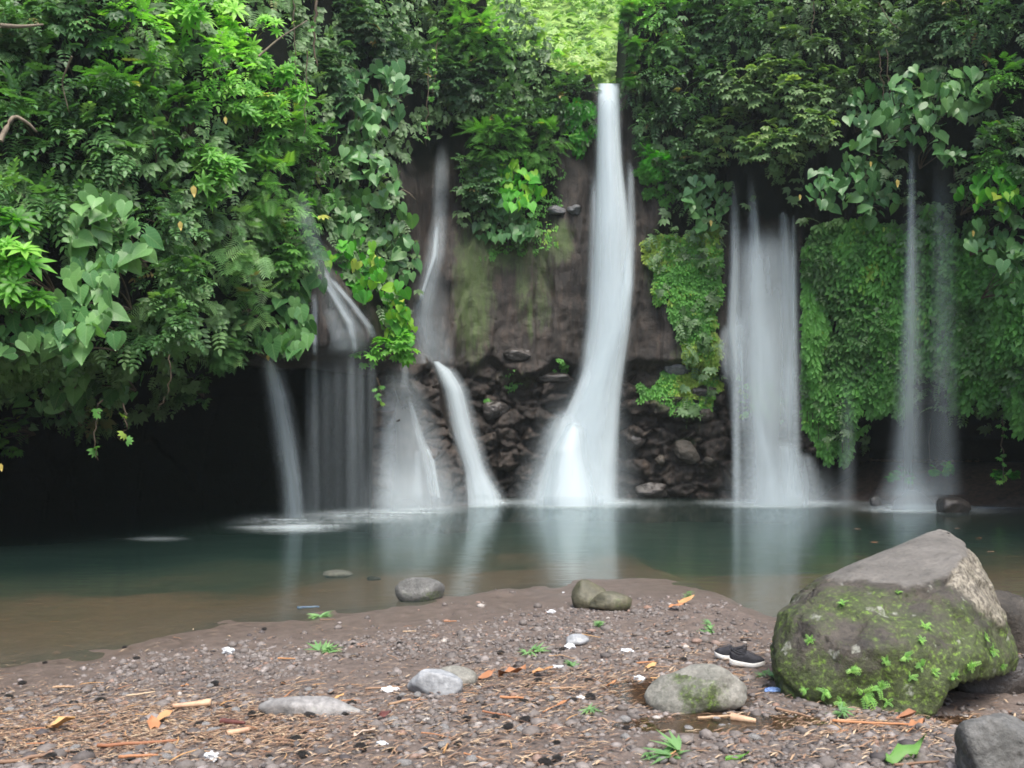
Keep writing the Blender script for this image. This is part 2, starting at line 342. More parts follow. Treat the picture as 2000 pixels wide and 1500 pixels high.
def Ycl(px, z, detail=False):
    px = np.asarray(px, float); z = np.asarray(z, float)
    lo = np.interp(px, LX, LY); up = np.interp(px, UX, UY); zt = np.interp(px, TX, TZ)
    x = (px - 1000) / FPX * up
    q = np.stack([x * .8, z * .9, x * 0 + 3.1], -1)
    zt = zt + (fbm(q * .9, 3, 5) - .5) * .5 + (fbm(np.stack([x * 1.9, x * 0, x * 0 + 2], -1), 4, 6) - .5) * .7 * ((px > 870) & (px < 1435))
    wd = np.where((px > 870) & (px < 1435), .3, .9)
    w = sstep(z, zt - wd * .5, zt + wd * .5)
    Y = lo + (up - lo) * w
    # recede with height; the rock mound by the three-strand fall steps back above 4.6 m
    lean = np.interp(px, [-900, 500, 800, 1000, 1300, 1500, 2900], [.22, .2, .12, .04, .05, .02, .1])
    Y = Y + lean * np.clip(z - 3, 0, 20)
    md = np.exp(-((px - 665) / 85.0) ** 2)
    Y = Y - md * .35 * np.exp(-((z - 3.7) / .8) ** 2) + np.exp(-((px - 680) / 90.) ** 2) * 1.5 * sstep(z, 4.5, 6.5)
    # buttress under the veils
    e = np.interp(z, EZ, EP); bw = sstep(e - px, -6, 8) * sstep(px, 716, 728) * (1 - sstep(z, 4.2, 4.9))
    by = 19.3 + (px - 800) * .004 + .22 * np.clip(z, 0, 5)
    Y = Y + (np.minimum(by, Y) - Y) * bw
    # overhangs above the curtain fall and the ivy
    Y = Y - 1.0 * sstep(z, 6.2, 7.4) * sstep(px, 1400, 1460) * (1 - sstep(px, 1600, 1700))
    Y = Y - .7 * sstep(z, 6.0, 7.5) * sstep(px, 1640, 1760)
    # dark recess at the top of the two-step fall
    Y = Y + 1.0 * np.exp(-((px - 845) / 45.) ** 2) * sstep(z, 5.4, 7.5)
    # broad lumps
    Y = Y - (fbm(np.stack([x * .55, z * .5, x * 0], -1), 3, 9) - .5) * np.where((px > 880) & (px < 1420), .5, 1.3)
    if detail:
        Y = Y + np.abs(fbm(np.stack([x * 3.2, z * .9, x * 0 + 1], -1), 4, 33) - .5) * .35 * ((px > 860) & (px < 1430)) - .03
        low = (1 - sstep(z, 3.1, 3.6)) * sstep(px, 715, 740) * (1 - sstep(px, 1600, 1680))
        q2 = np.stack([x * 1.5, z * 2.3, x * 0 + .5], -1); q2 = q2 + (fbm(q2, 2, 31)[..., None] - .5) * .8
        f1, f2, idv = cells(q2, 3)
        blk = (idv - .5) * .42 - np.exp(-((f2 - f1) / .09) ** 2) * .16
        q3 = np.stack([x * 4.2, z * 5.5, x * 0 + .5], -1); g1, g2, gid = cells(q3, 8)
        blk = blk + (gid - .5) * .12 - np.exp(-((g2 - g1) / .12) ** 2) * .05
        Y = Y - blk * low
        # upper: columnar jointing, horizontal cracks
        upm = (1 - low)
        cz = np.stack([x * 1.7, z * .28, x * 0 + 7.5], -1); cz = cz + (fbm(cz * 1.5, 3, 12)[..., None] - .5) * .5
        f1, f2, idv = cells(cz, 13)
        Y = Y - upm * ((idv - .5) * .13 - np.exp(-((f2 - f1) / .045) ** 2) * .05)
        Y = Y - upm * (fbm(np.stack([x * 1.3, z * 2.5, x * 0], -1), 4, 22) - .5) * .06
        Y = Y - (fbm(np.stack([x * 5, z * 5, x * 0], -1), 4, 41) - .5) * (.08 + .12 * low)
    return Y
def surfY(px, py, detail=False):
    px = np.asarray(px, float); py = np.asarray(py, float)
    # march along the ray to the first hit
    Ys = np.linspace(8, 27, 96); hit = np.full(px.shape, 27.0); done = np.zeros(px.shape, bool)
    for y in Ys:
        h = (~done) & (y >= Ycl(px, Z(py, y)))
        hit = np.where(h, y, hit); done |= h
    lo = hit - .2; hi = hit.copy()
    for _ in range(6):
        mid = (lo + hi) / 2; ins = mid >= Ycl(px, Z(py, mid)); hi = np.where(ins, mid, hi); lo = np.where(ins, lo, mid)
    return hi

V_LEFT = [(-400, -300), (560, -300), (600, 100), (590, 300), (640, 470), (600, 560), (560, 680), (430, 730), (340, 790), (200, 830), (0, 860), (-400, 860)]
V_MID = [(540, -300), (965, -100), (1100, 120), (1160, 150), (1162, 275), (1095, 285), (1085, 440), (990, 480), (905, 430), (905, 280), (830, 240), (775, 330), (815, 520), (795, 610), (760, 640), (700, 570), (620, 420), (580, 300)]
V_RIGHT = [(1214, -200), (2400, -300), (2400, 850), (1950, 830), (1780, 780), (1740, 850), (1640, 890), (1600, 870), (1575, 760), (1585, 600), (1560, 420), (1420, 400), (1405, 560), (1400, 700), (1390, 800), (1330, 800), (1345, 700), (1290, 560), (1262, 480), (1310, 390), (1245, 280), (1216, 180)]
def vegmask(px, py): return in_poly(px, py, V_LEFT) | in_poly(px, py, V_MID) | in_poly(px, py, V_RIGHT)

def build_cliff():
    pxs = np.concatenate([np.arange(-900, -60, 20.), np.arange(-60, 2060, 3.7), np.arange(2060, 2900, 20.)])
    zs = np.concatenate([np.arange(-1.4, 4.6, .045), np.arange(4.6, 11, .07), np.linspace(11, 1, 0)])
    top = np.interp(pxs, [-900, 900, 960, 1000, 1090, 1155, 1163, 1170, 1190, 1215, 1222, 1228, 1240, 2900],
                    [16, 16, 12.2, 11.6, 11.1, 11.05, 10.75, 10.66, 10.56, 10.5, 10.9, 12.5, 15, 16])
    zb = np.concatenate([zs[zs < 9.9], np.zeros(26)]); nb = len(zs[zs < 9.9])
    zz = np.repeat(zb[:, None], len(pxs), 1)
    tt = np.linspace(0, 1, 27)[1:]
    zz[nb:] = 9.9 + (top[None, :] - 9.9) * tt[:, None]
    pp = np.repeat(pxs[None], len(zz), 0)
    Y = Ycl(pp, zz, True)
    X = (pp - 1000) / FPX * Y
    # top sheet running back from the edge
    rows = []
    for k, (dy, dz) in enumerate([(.3, .15), (1.2, .35), (4, .9), (9, 2.2)]):
        inner = (pxs > 1160) & (pxs < 1225)
        rows.append((X[-1] * (1 + dy / 40), Y[-1] + dy, zz[-1] + np.where(inner, dz * .2, dz)))
    X = np.vstack([X] + [r[0][None] for r in rows]); Yv = np.vstack([Y] + [r[1][None] for r in rows]); Zv = np.vstack([zz] + [r[2][None] for r in rows])
    pp = np.repeat(pxs[None], len(X), 0)
    py = HORY - (Zv - CAMH) * FPX / Yv
    soil_or_shade = np.maximum(vegmask(pp, py + 0), 0).astype(float)
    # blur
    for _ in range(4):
        soil_or_shade[1:-1, 1:-1] = (soil_or_shade[:-2, 1:-1] + soil_or_shade[2:, 1:-1] + soil_or_shade[1:-1, :-2] + soil_or_shade[1:-1, 2:]) / 4
    cave = (((pp < 722) & (Zv < 3.0)) | ((pp > 1600) & (Zv < 2.3))).astype(float)  # painted shade: cave interior and undercut below the ivy
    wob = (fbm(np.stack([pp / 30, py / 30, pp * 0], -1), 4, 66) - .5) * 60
    cave = np.maximum(cave, sstep(pp + wob, 770, 810) * (1 - sstep(pp + wob, 885, 930)) * (1 - sstep(py + wob, 290, 400)))  # painted shade of the hollow above the two-step fall
    cave = np.maximum(cave, sstep(pp + wob, 1395, 1430) * (1 - sstep(py + wob, 400, 490)))  # painted shade under the growth over the curtain fall
    soil_or_shade = np.maximum(soil_or_shade * .92, cave * 1.0)  # soil behind plants joined with the painted shade
    moss = np.zeros_like(soil_or_shade)
    def blob(cx, cy, rx, ry, a):
        nonlocal moss
        moss = np.maximum(moss, a * np.exp(-(((pp - cx) / rx) ** 2 + ((py - cy) / ry) ** 2) ** 1.5))
    for b in [(925, 560, 45, 170, .78), (1020, 540, 20, 110, .6), (1060, 520, 25, 160, .55), (980, 480, 90, 60, .7), (1095, 470, 30, 50, .8), (1300, 520, 50, 80, .7), (1360, 700, 45, 140, .7), (1035, 620, 8, 60, .7),
              (1300, 770, 40, 40, .6), (1510, 790, 30, 40, .9), (1010, 740, 60, 20, .4), (1340, 865, 30, 15, .6)]: blob(*b)
    V = np.stack([X, Yv, Zv], -1)
    o = mesh_from('cliff', V, grid_faces(*X.shape), M['cliff'], attrs={'moss': moss, 'soil_or_shade': soil_or_shade})
    tag(o, kind='structure')
build_cliff()

# ------------------------------------------------------------------ terrain: beach, pool bed, far bank
SX = [-30, -6, -3.53, -2.83, -2.55, -2.36, -1.79, -1.04, -.49, 0, .55, 1.2, 1.67, 1.95, 2.08, 2.2, 2.6, 3.2, 4.8, 7, 30]
SY = [4, 5.2, 6.0, 6.41, 6.99, 7.29, 7.61, 8.02, 8.36, 8.79, 9.2, 9.4, 9.44, 9.05, 8.2, 7.35, 7.3, 7.4, 8.2, 8.6, 9]
PUDDLES = [(.95, 4.62, .42, .30, -.2), (1.05, 4.1, .5, .16, .1), (2.45, 4.38, .62, .13, -.15)]
def hgt(x, y):
    x = np.asarray(x, float); y = np.asarray(y, float)
    s = np.interp(x, SX, SY); q = np.stack([x * .9, y * .9, x * 0], -1)
    s = s + (fbm(q * 1.2, 3, 3) - .5) * .5 + (fbm(q * 5, 3, 4) - .5) * .25
    d = s - y
    h = np.where(d > 0, .022 * np.minimum(d, .9) + .034 * np.clip(d - .9, 0, 8), np.maximum(-.75 * (1 - np.exp(d * .12 * (1 + 0 * d))) - .02 * np.minimum(-d, 1), -.78))
    h = h + (fbm(q * 1.7, 3, 6) - .5) * .035 * sstep(d, .2, 1.2)
    h = h + (fbm(q * 2.6, 3, 44) - .5) * .05 * (1 - sstep(np.abs(d), .2, 1.3))
    h = h + (fbm(q * .8, 4, 47) - .5) * .18 * sstep(-d, .1, 1.8)
    # far banks under the ivy overhang and at the foot of the rocks
    pxx = 1000 + x / np.maximum(y, 1) * FPX
    bank = sstep(pxx, 1590, 1640) * sstep(y - np.interp(pxx, [1600, 1740, 1900, 2100], [20.8, 19.8, 18.6, 17.6]), 0, 3.2)
    h = h + bank * 1.55
    for (cx, cy, rx, ry, rot) in PUDDLES:
        u = ((x - cx) * math.cos(rot) + (y - cy) * math.sin(rot)) / rx; v = (-(x - cx) * math.sin(rot) + (y - cy) * math.cos(rot)) / ry
        h = h - .035 * np.exp(-(u * u + v * v) ** 1.5)
    # side slopes well outside the frame
    h = h + .35 * np.clip(np.abs(x) - 9.5 - y * .15, 0, 50) * (y < 10)
    return h
def G(px, py):
    px = np.asarray(px, float); py = np.asarray(py, float); Y = CAMH * FPX / (py - HORY)
    for _ in range(6):
        Y = (CAMH - hgt((px - 1000) / FPX * Y, Y)) * FPX / (py - HORY)
    x = (px - 1000) / FPX * Y
    return np.stack([x, Y, hgt(x, Y)], -1)
def build_ground():
    xs = np.concatenate([np.linspace(-40, -6, 30)[:-1], np.arange(-6, 6, .03), np.linspace(6, 40, 30)])
    ys = np.concatenate([np.linspace(-22, 3, 20)[:-1], np.arange(3, 9.8, .026), np.linspace(9.8, 27, 90)])
    xx, yy = np.meshgrid(xs, ys); h = hgt(xx, yy)
    near = (yy > 3) & (yy < 10) & (np.abs(xx) < 6.2) & (h > -.02)
    q = np.stack([xx * 14, yy * 14, xx * 0], -1)
    h = h + near * sstep(h, .015, .06) * (fbm(q, 3, 71) - .5) * .035
    pxx = 1000 + xx / np.maximum(yy, 1) * FPX
    soil_or_shade = ((yy > 17) & (pxx > 1590) & (h > -.05)).astype(float)
    o = mesh_from('ground', np.stack([xx, yy, h], -1), grid_faces(*xx.shape), M['ground'], attrs={'soil_or_shade': soil_or_shade}); tag(o, kind='structure')
build_ground()
wtr = mesh_from('water', np.array([[-22, 3.0, 0], [24, 3.0, 0], [24, 27, 0], [-22, 27, 0]]), [[0, 1, 2, 3]], M['pool']); tag(wtr, kind='structure')
def puddle(cx, cy, rx, ry, rot, label):
    th = np.linspace(0, 2 * math.pi, 40, endpoint=False); r = 1 + .12 * np.sin(3 * th + 1) + .08 * np.sin(5 * th)
    X = cx + r * rx * 1.15 * np.cos(th) * math.cos(rot) - r * ry * 1.15 * np.sin(th) * math.sin(rot)
    Yy = cy + r * rx * 1.15 * np.cos(th) * math.sin(rot) + r * ry * 1.15 * np.sin(th) * math.cos(rot)
    z = float(hgt(cx, cy)) + .022
    V = [[cx, cy, z]] + [[a, b, z] for a, b in zip(X, Yy)]
    F = [[0, k + 1, (k + 1) % 40 + 1] for k in range(40)]
    tag(mesh_from('puddle', V, F, M['puddle']), label, kind='structure')
puddle(*PUDDLES[0], 'shallow brown puddle beside the rounded mossy rock')
puddle(*PUDDLES[1], 'small wet puddle in the gravel near the camera')
puddle(*PUDDLES[2], 'muddy water lying at the foot of the big boulder')

# unseen wooded slopes added at the sides and behind the camera to block low sky light, and the open sunlit slope above the lip
def slopes():
    m = plain('sky_block_forest', (.02, .035, .012), .9, (.05, .08, .025), .6)
    th = np.linspace(math.radians(-40), math.radians(220), 60); rows = []
    for rr, zz in ((15, -1), (16, 2), (18, 4), (22, 7), (28, 10)):
        n = fbm(np.stack([np.cos(th) * 4, np.sin(th) * 4, th * 0 + zz * .3], -1), 3, 5)
        rows.append(np.stack([-np.cos(th) * (rr + n * 3), 3 - np.sin(th) * (rr + n * 3) * .9, zz + n * 1.5], -1))
    V = np.array(rows); o = mesh_from('sky_block_hills', V, grid_faces(V.shape[0], V.shape[1]), m); tag(o, kind='structure')
    m, t, out = mat('sunlit_slope'); b = N(t, 'BsdfPrincipled', i_Roughness=.8)
    nz = noise(t, .9, 5, .6, coords(t)); r = ramp(t, [(.3, (.14, .25, .04)), (.7, (.22, .33, .06))]); lk(t, nz, r.inputs[0]); lk(t, r.outputs[0], b.inputs['Base Color']); lk(t, b.outputs[0], out.inputs[0])
    X, T = np.meshgrid(np.linspace(-16, 24, 90), np.linspace(0, 1, 70))
    Yy = 26.5 + T * 30; h = 10.6 + T * 22 + (fbm(np.stack([X * .4, Yy * .4, X * 0], -1), 4, 2) - .5) * 2.2 * sstep(T, 0, .15)
    o = mesh_from('hillside', np.stack([X, Yy, h], -1), grid_faces(*X.shape), m); tag(o, kind='structure')
slopes()

def haze():
    m = bpy.data.materials.new('haze'); m.use_nodes = True; t = m.node_tree; t.nodes.clear(); out = t.nodes.new('ShaderNodeOutputMaterial')
    v = t.nodes.new('ShaderNodeVolumePrincipled'); v.inputs['Color'].default_value = (.84, .95, .93, 1); v.inputs['Density'].default_value = HAZE; v.inputs['Anisotropy'].default_value = .2
    t.links.new(v.outputs[0], out.inputs['Volume'])
    bm = bmesh.new(); bmesh.ops.create_cube(bm, size=1); me = bpy.data.meshes.new('haze'); bm.to_mesh(me); bm.free(); me.materials.append(m)
    o = bpy.data.objects.new('haze', me); COL.objects.link(o); o.location = (0, 20, 16); o.scale = (110, 110, 44); o['kind'] = 'stuff'
HAZE = .0008
if HAZE: haze()

# ------------------------------------------------------------------ leaf templates (x across, y along, z up)
def T_leaf(wd=.3, seg=(.0, .3, .65, 1.0), ww=(.08, 1., .75, 0.0), fold=.25, droop=.25):
    V, F = [], []
    for y, k in zip(seg, ww):
        x = wd * k; z = -droop * y * y
        V += [[-x, y, z + fold * x], [0, y, z], [x, y, z + fold * x]]
    for i in range(len(seg) - 1):
        a = 3 * i
        F += [[a, a + 1, a + 4], [a, a + 4, a + 3], [a + 1, a + 2, a + 5], [a + 1, a + 5, a + 4]]
    return np.array(V, float), np.array(F)
def T_heart():
    pts = [(0, .02), (.14, -.14), (.32, -.16), (.46, .0), (.5, .2), (.42, .45), (.26, .7), (.1, .9), (0, 1.05)]
    mid = [(0, .02), (0, .02), (0, .1), (0, .22), (0, .34), (0, .5), (0, .72), (0, .9), (0, 1.05)]
    def zf(x, y): return .22 * abs(x) - .25 * max(y, 0) ** 2 - .35 * max(abs(x) - .3, 0)
    V, F = [], []
    for s in (1, -1):
        b = len(V)
        for (x, y), (mx, my) in zip(pts, mid): V.append([s * x, y, zf(x, y)]); V.append([0, my, zf(0, my)])
        for i in range(len(pts) - 1):
            a = b + 2 * i; q = [[a, a + 2, a + 3], [a, a + 3, a + 1]]
            F += q if s > 0 else [f[::-1] for f in q]
    return np.array(V, float), np.array(F)
def xf(T, pos, ang=0, scale=1, pitch=0, roll=0):
    V, F = T; V = V * scale
    c, s = math.cos(roll), math.sin(roll); V = np.stack([V[:, 0] * c + V[:, 2] * s, V[:, 1], -V[:, 0] * s + V[:, 2] * c], -1)
    c, s = math.cos(pitch), math.sin(pitch); V = np.stack([V[:, 0], V[:, 1] * c - V[:, 2] * s, V[:, 1] * s + V[:, 2] * c], -1)
    c, s = math.cos(ang), math.sin(ang); V = np.stack([V[:, 0] * c + V[:, 1] * s, -V[:, 0] * s + V[:, 1] * c, V[:, 2]], -1)
    return V + np.array(pos), F
def join(parts):
    V, F, o = [], [], 0
    for v, f in parts: V.append(v); F.append(f + o); o += len(v)
    return np.concatenate(V), np.concatenate(F)
oval = T_leaf(.26); lance = T_leaf(.15, (0, .25, .6, 1), (.2, .8, 1, 0), .3, .3); slim = T_leaf(.09, (0, .4, 1), (.6, 1, 0), .2, .2)
small = T_leaf(.34, (0, .45, 1), (.3, 1, 0), .3, .3); HEART = T_heart()
TPL = {}
TPL['pinnate'] = join([xf(oval, (0, .15 + .2 * k, -.05 * k * k * .4), s * 1.05, .36 - .03 * k, .1) for k in range(4) for s in (-1, 1)] + [xf(oval, (0, .85, -.2), 0, .34, -.4)])
TPL['pinnate2'] = join([xf(oval, (0, .1 + .16 * k, -.04 * k * k * .4), s * (1.2 - .08 * k), .30, .1, s * .3) for k in range(5) for s in (-1, 1)] + [xf(oval, (0, .85, -.22), 0, .3, -.4)])
TPL['rosette'] = join([xf(lance, (0, .1, 0), a, .95, .25, 0) for a in np.arange(8) * .785 + .1] + [xf(lance, (0, .1, .05), a, .6, .7, 0) for a in np.arange(5) * 1.256])
TPL['feather'] = join([xf(slim, (0, .08 + .1 * k, -.02 * k), s * (1.15 - .05 * k), .42 - .02 * k, .05) for k in range(8) for s in (-1, 1)])
TPL['palm'] = join([xf(oval, (0, .3, 0), a, .65, -.1) for a in (-1.3, -.65, 0, .65, 1.3)])
TPL['heart'] = (HEART[0] - np.array([0, .1, 0]), HEART[1])
TPL['ivy'] = join([xf(small, p, a, .6, -.25) for p, a in [((0, .3, 0), 0), ((-.3, .1, .06), -.5), ((.32, .05, .04), .5), ((-.12, -.25, .1), -.2), ((.2, -.35, .08), .3)]])
TPL['grassy'] = join([xf(slim, (0, 0, 0), a, 1.0, p) for a, p in [(-.5, .2), (-.2, .5), (.1, .1), (.35, .4), (.7, .25)]])
TPL['whorl'] = join([xf(oval, (0, 0, 0), a, .75, .0) for a in np.arange(6) * 1.047])
TPL['fern'] = join([xf(oval, (0, .1 + .13 * k, .12 * math.sin(k * .5)), s * 1.2, .26 - .02 * k, .0) for k in range(6) for s in (-1, 1)])

LASTUV = [None]
def scatter(tpl, pos, d, n, size, tone):
    TV, TF = TPL[tpl]; d = norm(d); x = norm(np.cross(d, n)); n2 = np.cross(x, d)
    k = len(pos); sz = np.asarray(size).reshape(-1, 1, 1) * np.ones((k, 1, 1))
    V = pos[:, None] + sz * (TV[None, :, 0:1] * x[:, None] + TV[None, :, 1:2] * d[:, None] + TV[None, :, 2:3] * n2[:, None])
    F = (TF[None] + (np.arange(k) * len(TV))[:, None, None]).reshape(-1, 3)
    nl = len(TV)
    tn = np.repeat(np.asarray(tone)[:, None], nl, 1)
    LASTUV[0] = (np.tile(np.abs(TV[:, 0]), k), np.tile(TV[:, 1], k)) if tpl == 'heart' else None
    return V.reshape(-1, 3), F, tn.ravel()

def foliage_points(C, R, K, m, rough=.3):
    """clumps over the outer, upper and camera-side surface of a lumpy ellipsoid"""
    dd = rdir(K * 4); dd = dd[(dd[:, 1] < .35)][:K]; K = len(dd)
    sc = C + dd * R * U_(.35, .95, (K, 1))
    rs = np.min(R[[0, 2]]) * U_(.22, .42, K)
    idx = np.repeat(np.arange(K), m); e = rdir(len(idx)); e[:, 1] = -np.abs(e[:, 1]) * .9 + .15; e[:, 2] += .15; e = norm(e)
    pos = sc[idx] + e * (rs[idx] * U_(.55, 1.05, len(idx)))[:, None] * np.array([1.15, 1, .8])
    return sc, rs, idx, pos, e

ALLPLANTS = []
def plant(px, py, rx, rz, kind, label, mt='cool', size=.4, dens=1.0, off=.25, ry=.45, tone=(.1, .9), cat='shrub', Y=None, name=None, droop=.5, group=None, yellow=.008):
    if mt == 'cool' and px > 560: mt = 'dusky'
    Y0 = float(surfY(px, py)) - off if Y is None else Y
    C = P(px, py, Y0).astype(float); R = np.array([rx / FPX * Y0, ry, rz / FPX * Y0])
    area = 4 * R[0] * R[2]
    K = max(4, int(area * 5.5 / (size / .4)))
    per = {'heart': 2, 'rosette': 6, 'ivy': 12, 'feather': 12, 'whorl': 6}.get(kind, 11)
    sc, rs, idx, pos, e = foliage_points(C, R, K, max(2, int(per * dens)))
    if kind == 'heart':
        size *= .82; step = size * .52; gx, gz = np.meshgrid(np.arange(-R[0], R[0] + .01, step), np.arange(-R[2], R[2] + .01, step * .8)); gx = gx + (np.arange(gx.shape[0]) % 2)[:, None] * step * .5
        o2 = np.stack([gx.ravel(), gz.ravel()], -1) + rng.normal(size=(gx.size, 2)) * step * .28; o2 = o2[((o2 / R[[0, 2]]) ** 2).sum(1) < U_(.6, 1.15, len(o2))]; o2 = o2[rng.random(len(o2)) < .88]
        lump = fbm(np.stack([o2[:, 0] * 1.6 + px, o2[:, 1] * 1.6, o2[:, 0] * 0], -1), 2, 19)
        pos = C + np.stack([o2[:, 0], -(lump - .3) * 1.1 - rng.random(len(o2)) * .12, o2[:, 1]], -1); idx = rng.integers(0, len(sc), len(pos)); e = norm(pos - C)
    n = len(pos)
    out = norm(pos - C) * .5 + e * .6 + np.array([0, -.45, 0])
    sp = 'bright' if mt == 'bright' else mt
    if kind == 'rosette':
        nn = norm(np.array([0, -.45, .75]) + rng.normal(size=(n, 3)) * .3 + e * .4); d = norm(np.cross(nn, rdir(n)))
    elif kind == 'heart':
        nn = norm(np.array([0, -.85, .5]) + rng.normal(size=(n, 3)) * .33 + e * .2); d = norm(np.array([0, -.15, -.9]) + rng.normal(size=(n, 3)) * .5)
    elif kind == 'ivy':
        nn = norm(np.array([0, -.8, .5]) + rng.normal(size=(n, 3)) * .25 + e * .3); d = norm(np.array([0, -.1, -1]) + rng.normal(size=(n, 3)) * .3)
    else:
        d = norm(out + np.array([0, 0, -droop]) + rng.normal(size=(n, 3)) * .35); nn = norm(np.array([0, -.35, .9]) + e * .3 + rng.normal(size=(n, 3)) * .28)
    # each clump has its own age and tint; leaves vary a little within it
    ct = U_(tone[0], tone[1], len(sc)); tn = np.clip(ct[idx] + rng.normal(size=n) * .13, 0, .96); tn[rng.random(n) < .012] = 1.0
    size *= .86
    sz = size * U_(.55, 1.15, n)
    V, F, tv = scatter(kind, pos, d, nn, sz, tn)
    base = C + np.array([0, R[1] * .6 + off, -R[2] * .3])
    t = thing(name or ('climbing_plant' if kind in ('heart', 'ivy') else 'shrub'), base, label, cat, group)
    at = {'tone': tv}
    at['rib'], at['along'] = LASTUV[0] if LASTUV[0] is not None else (tv * 0 + 1, tv * 0)
    f = mesh_from('foliage', V - base, F, M[mt], t, at)
    paths = []
    for k in range(min(len(sc), 26)):
        a = base; b = sc[k]; mid = (a + b) / 2 + rng.normal(size=3) * .08 + np.array([0, 0, .1])
        q = np.linspace(0, 1, 6)[:, None]; pts = (1 - q) ** 2 * a + 2 * q * (1 - q) * mid + q * q * b
        paths.append((pts - base, np.linspace(.018, .005, 6)))
    SV, SF = tubes(paths, 4); mesh_from('stem', SV, SF, M['stem'], t)
    ALLPLANTS.append(t); return t

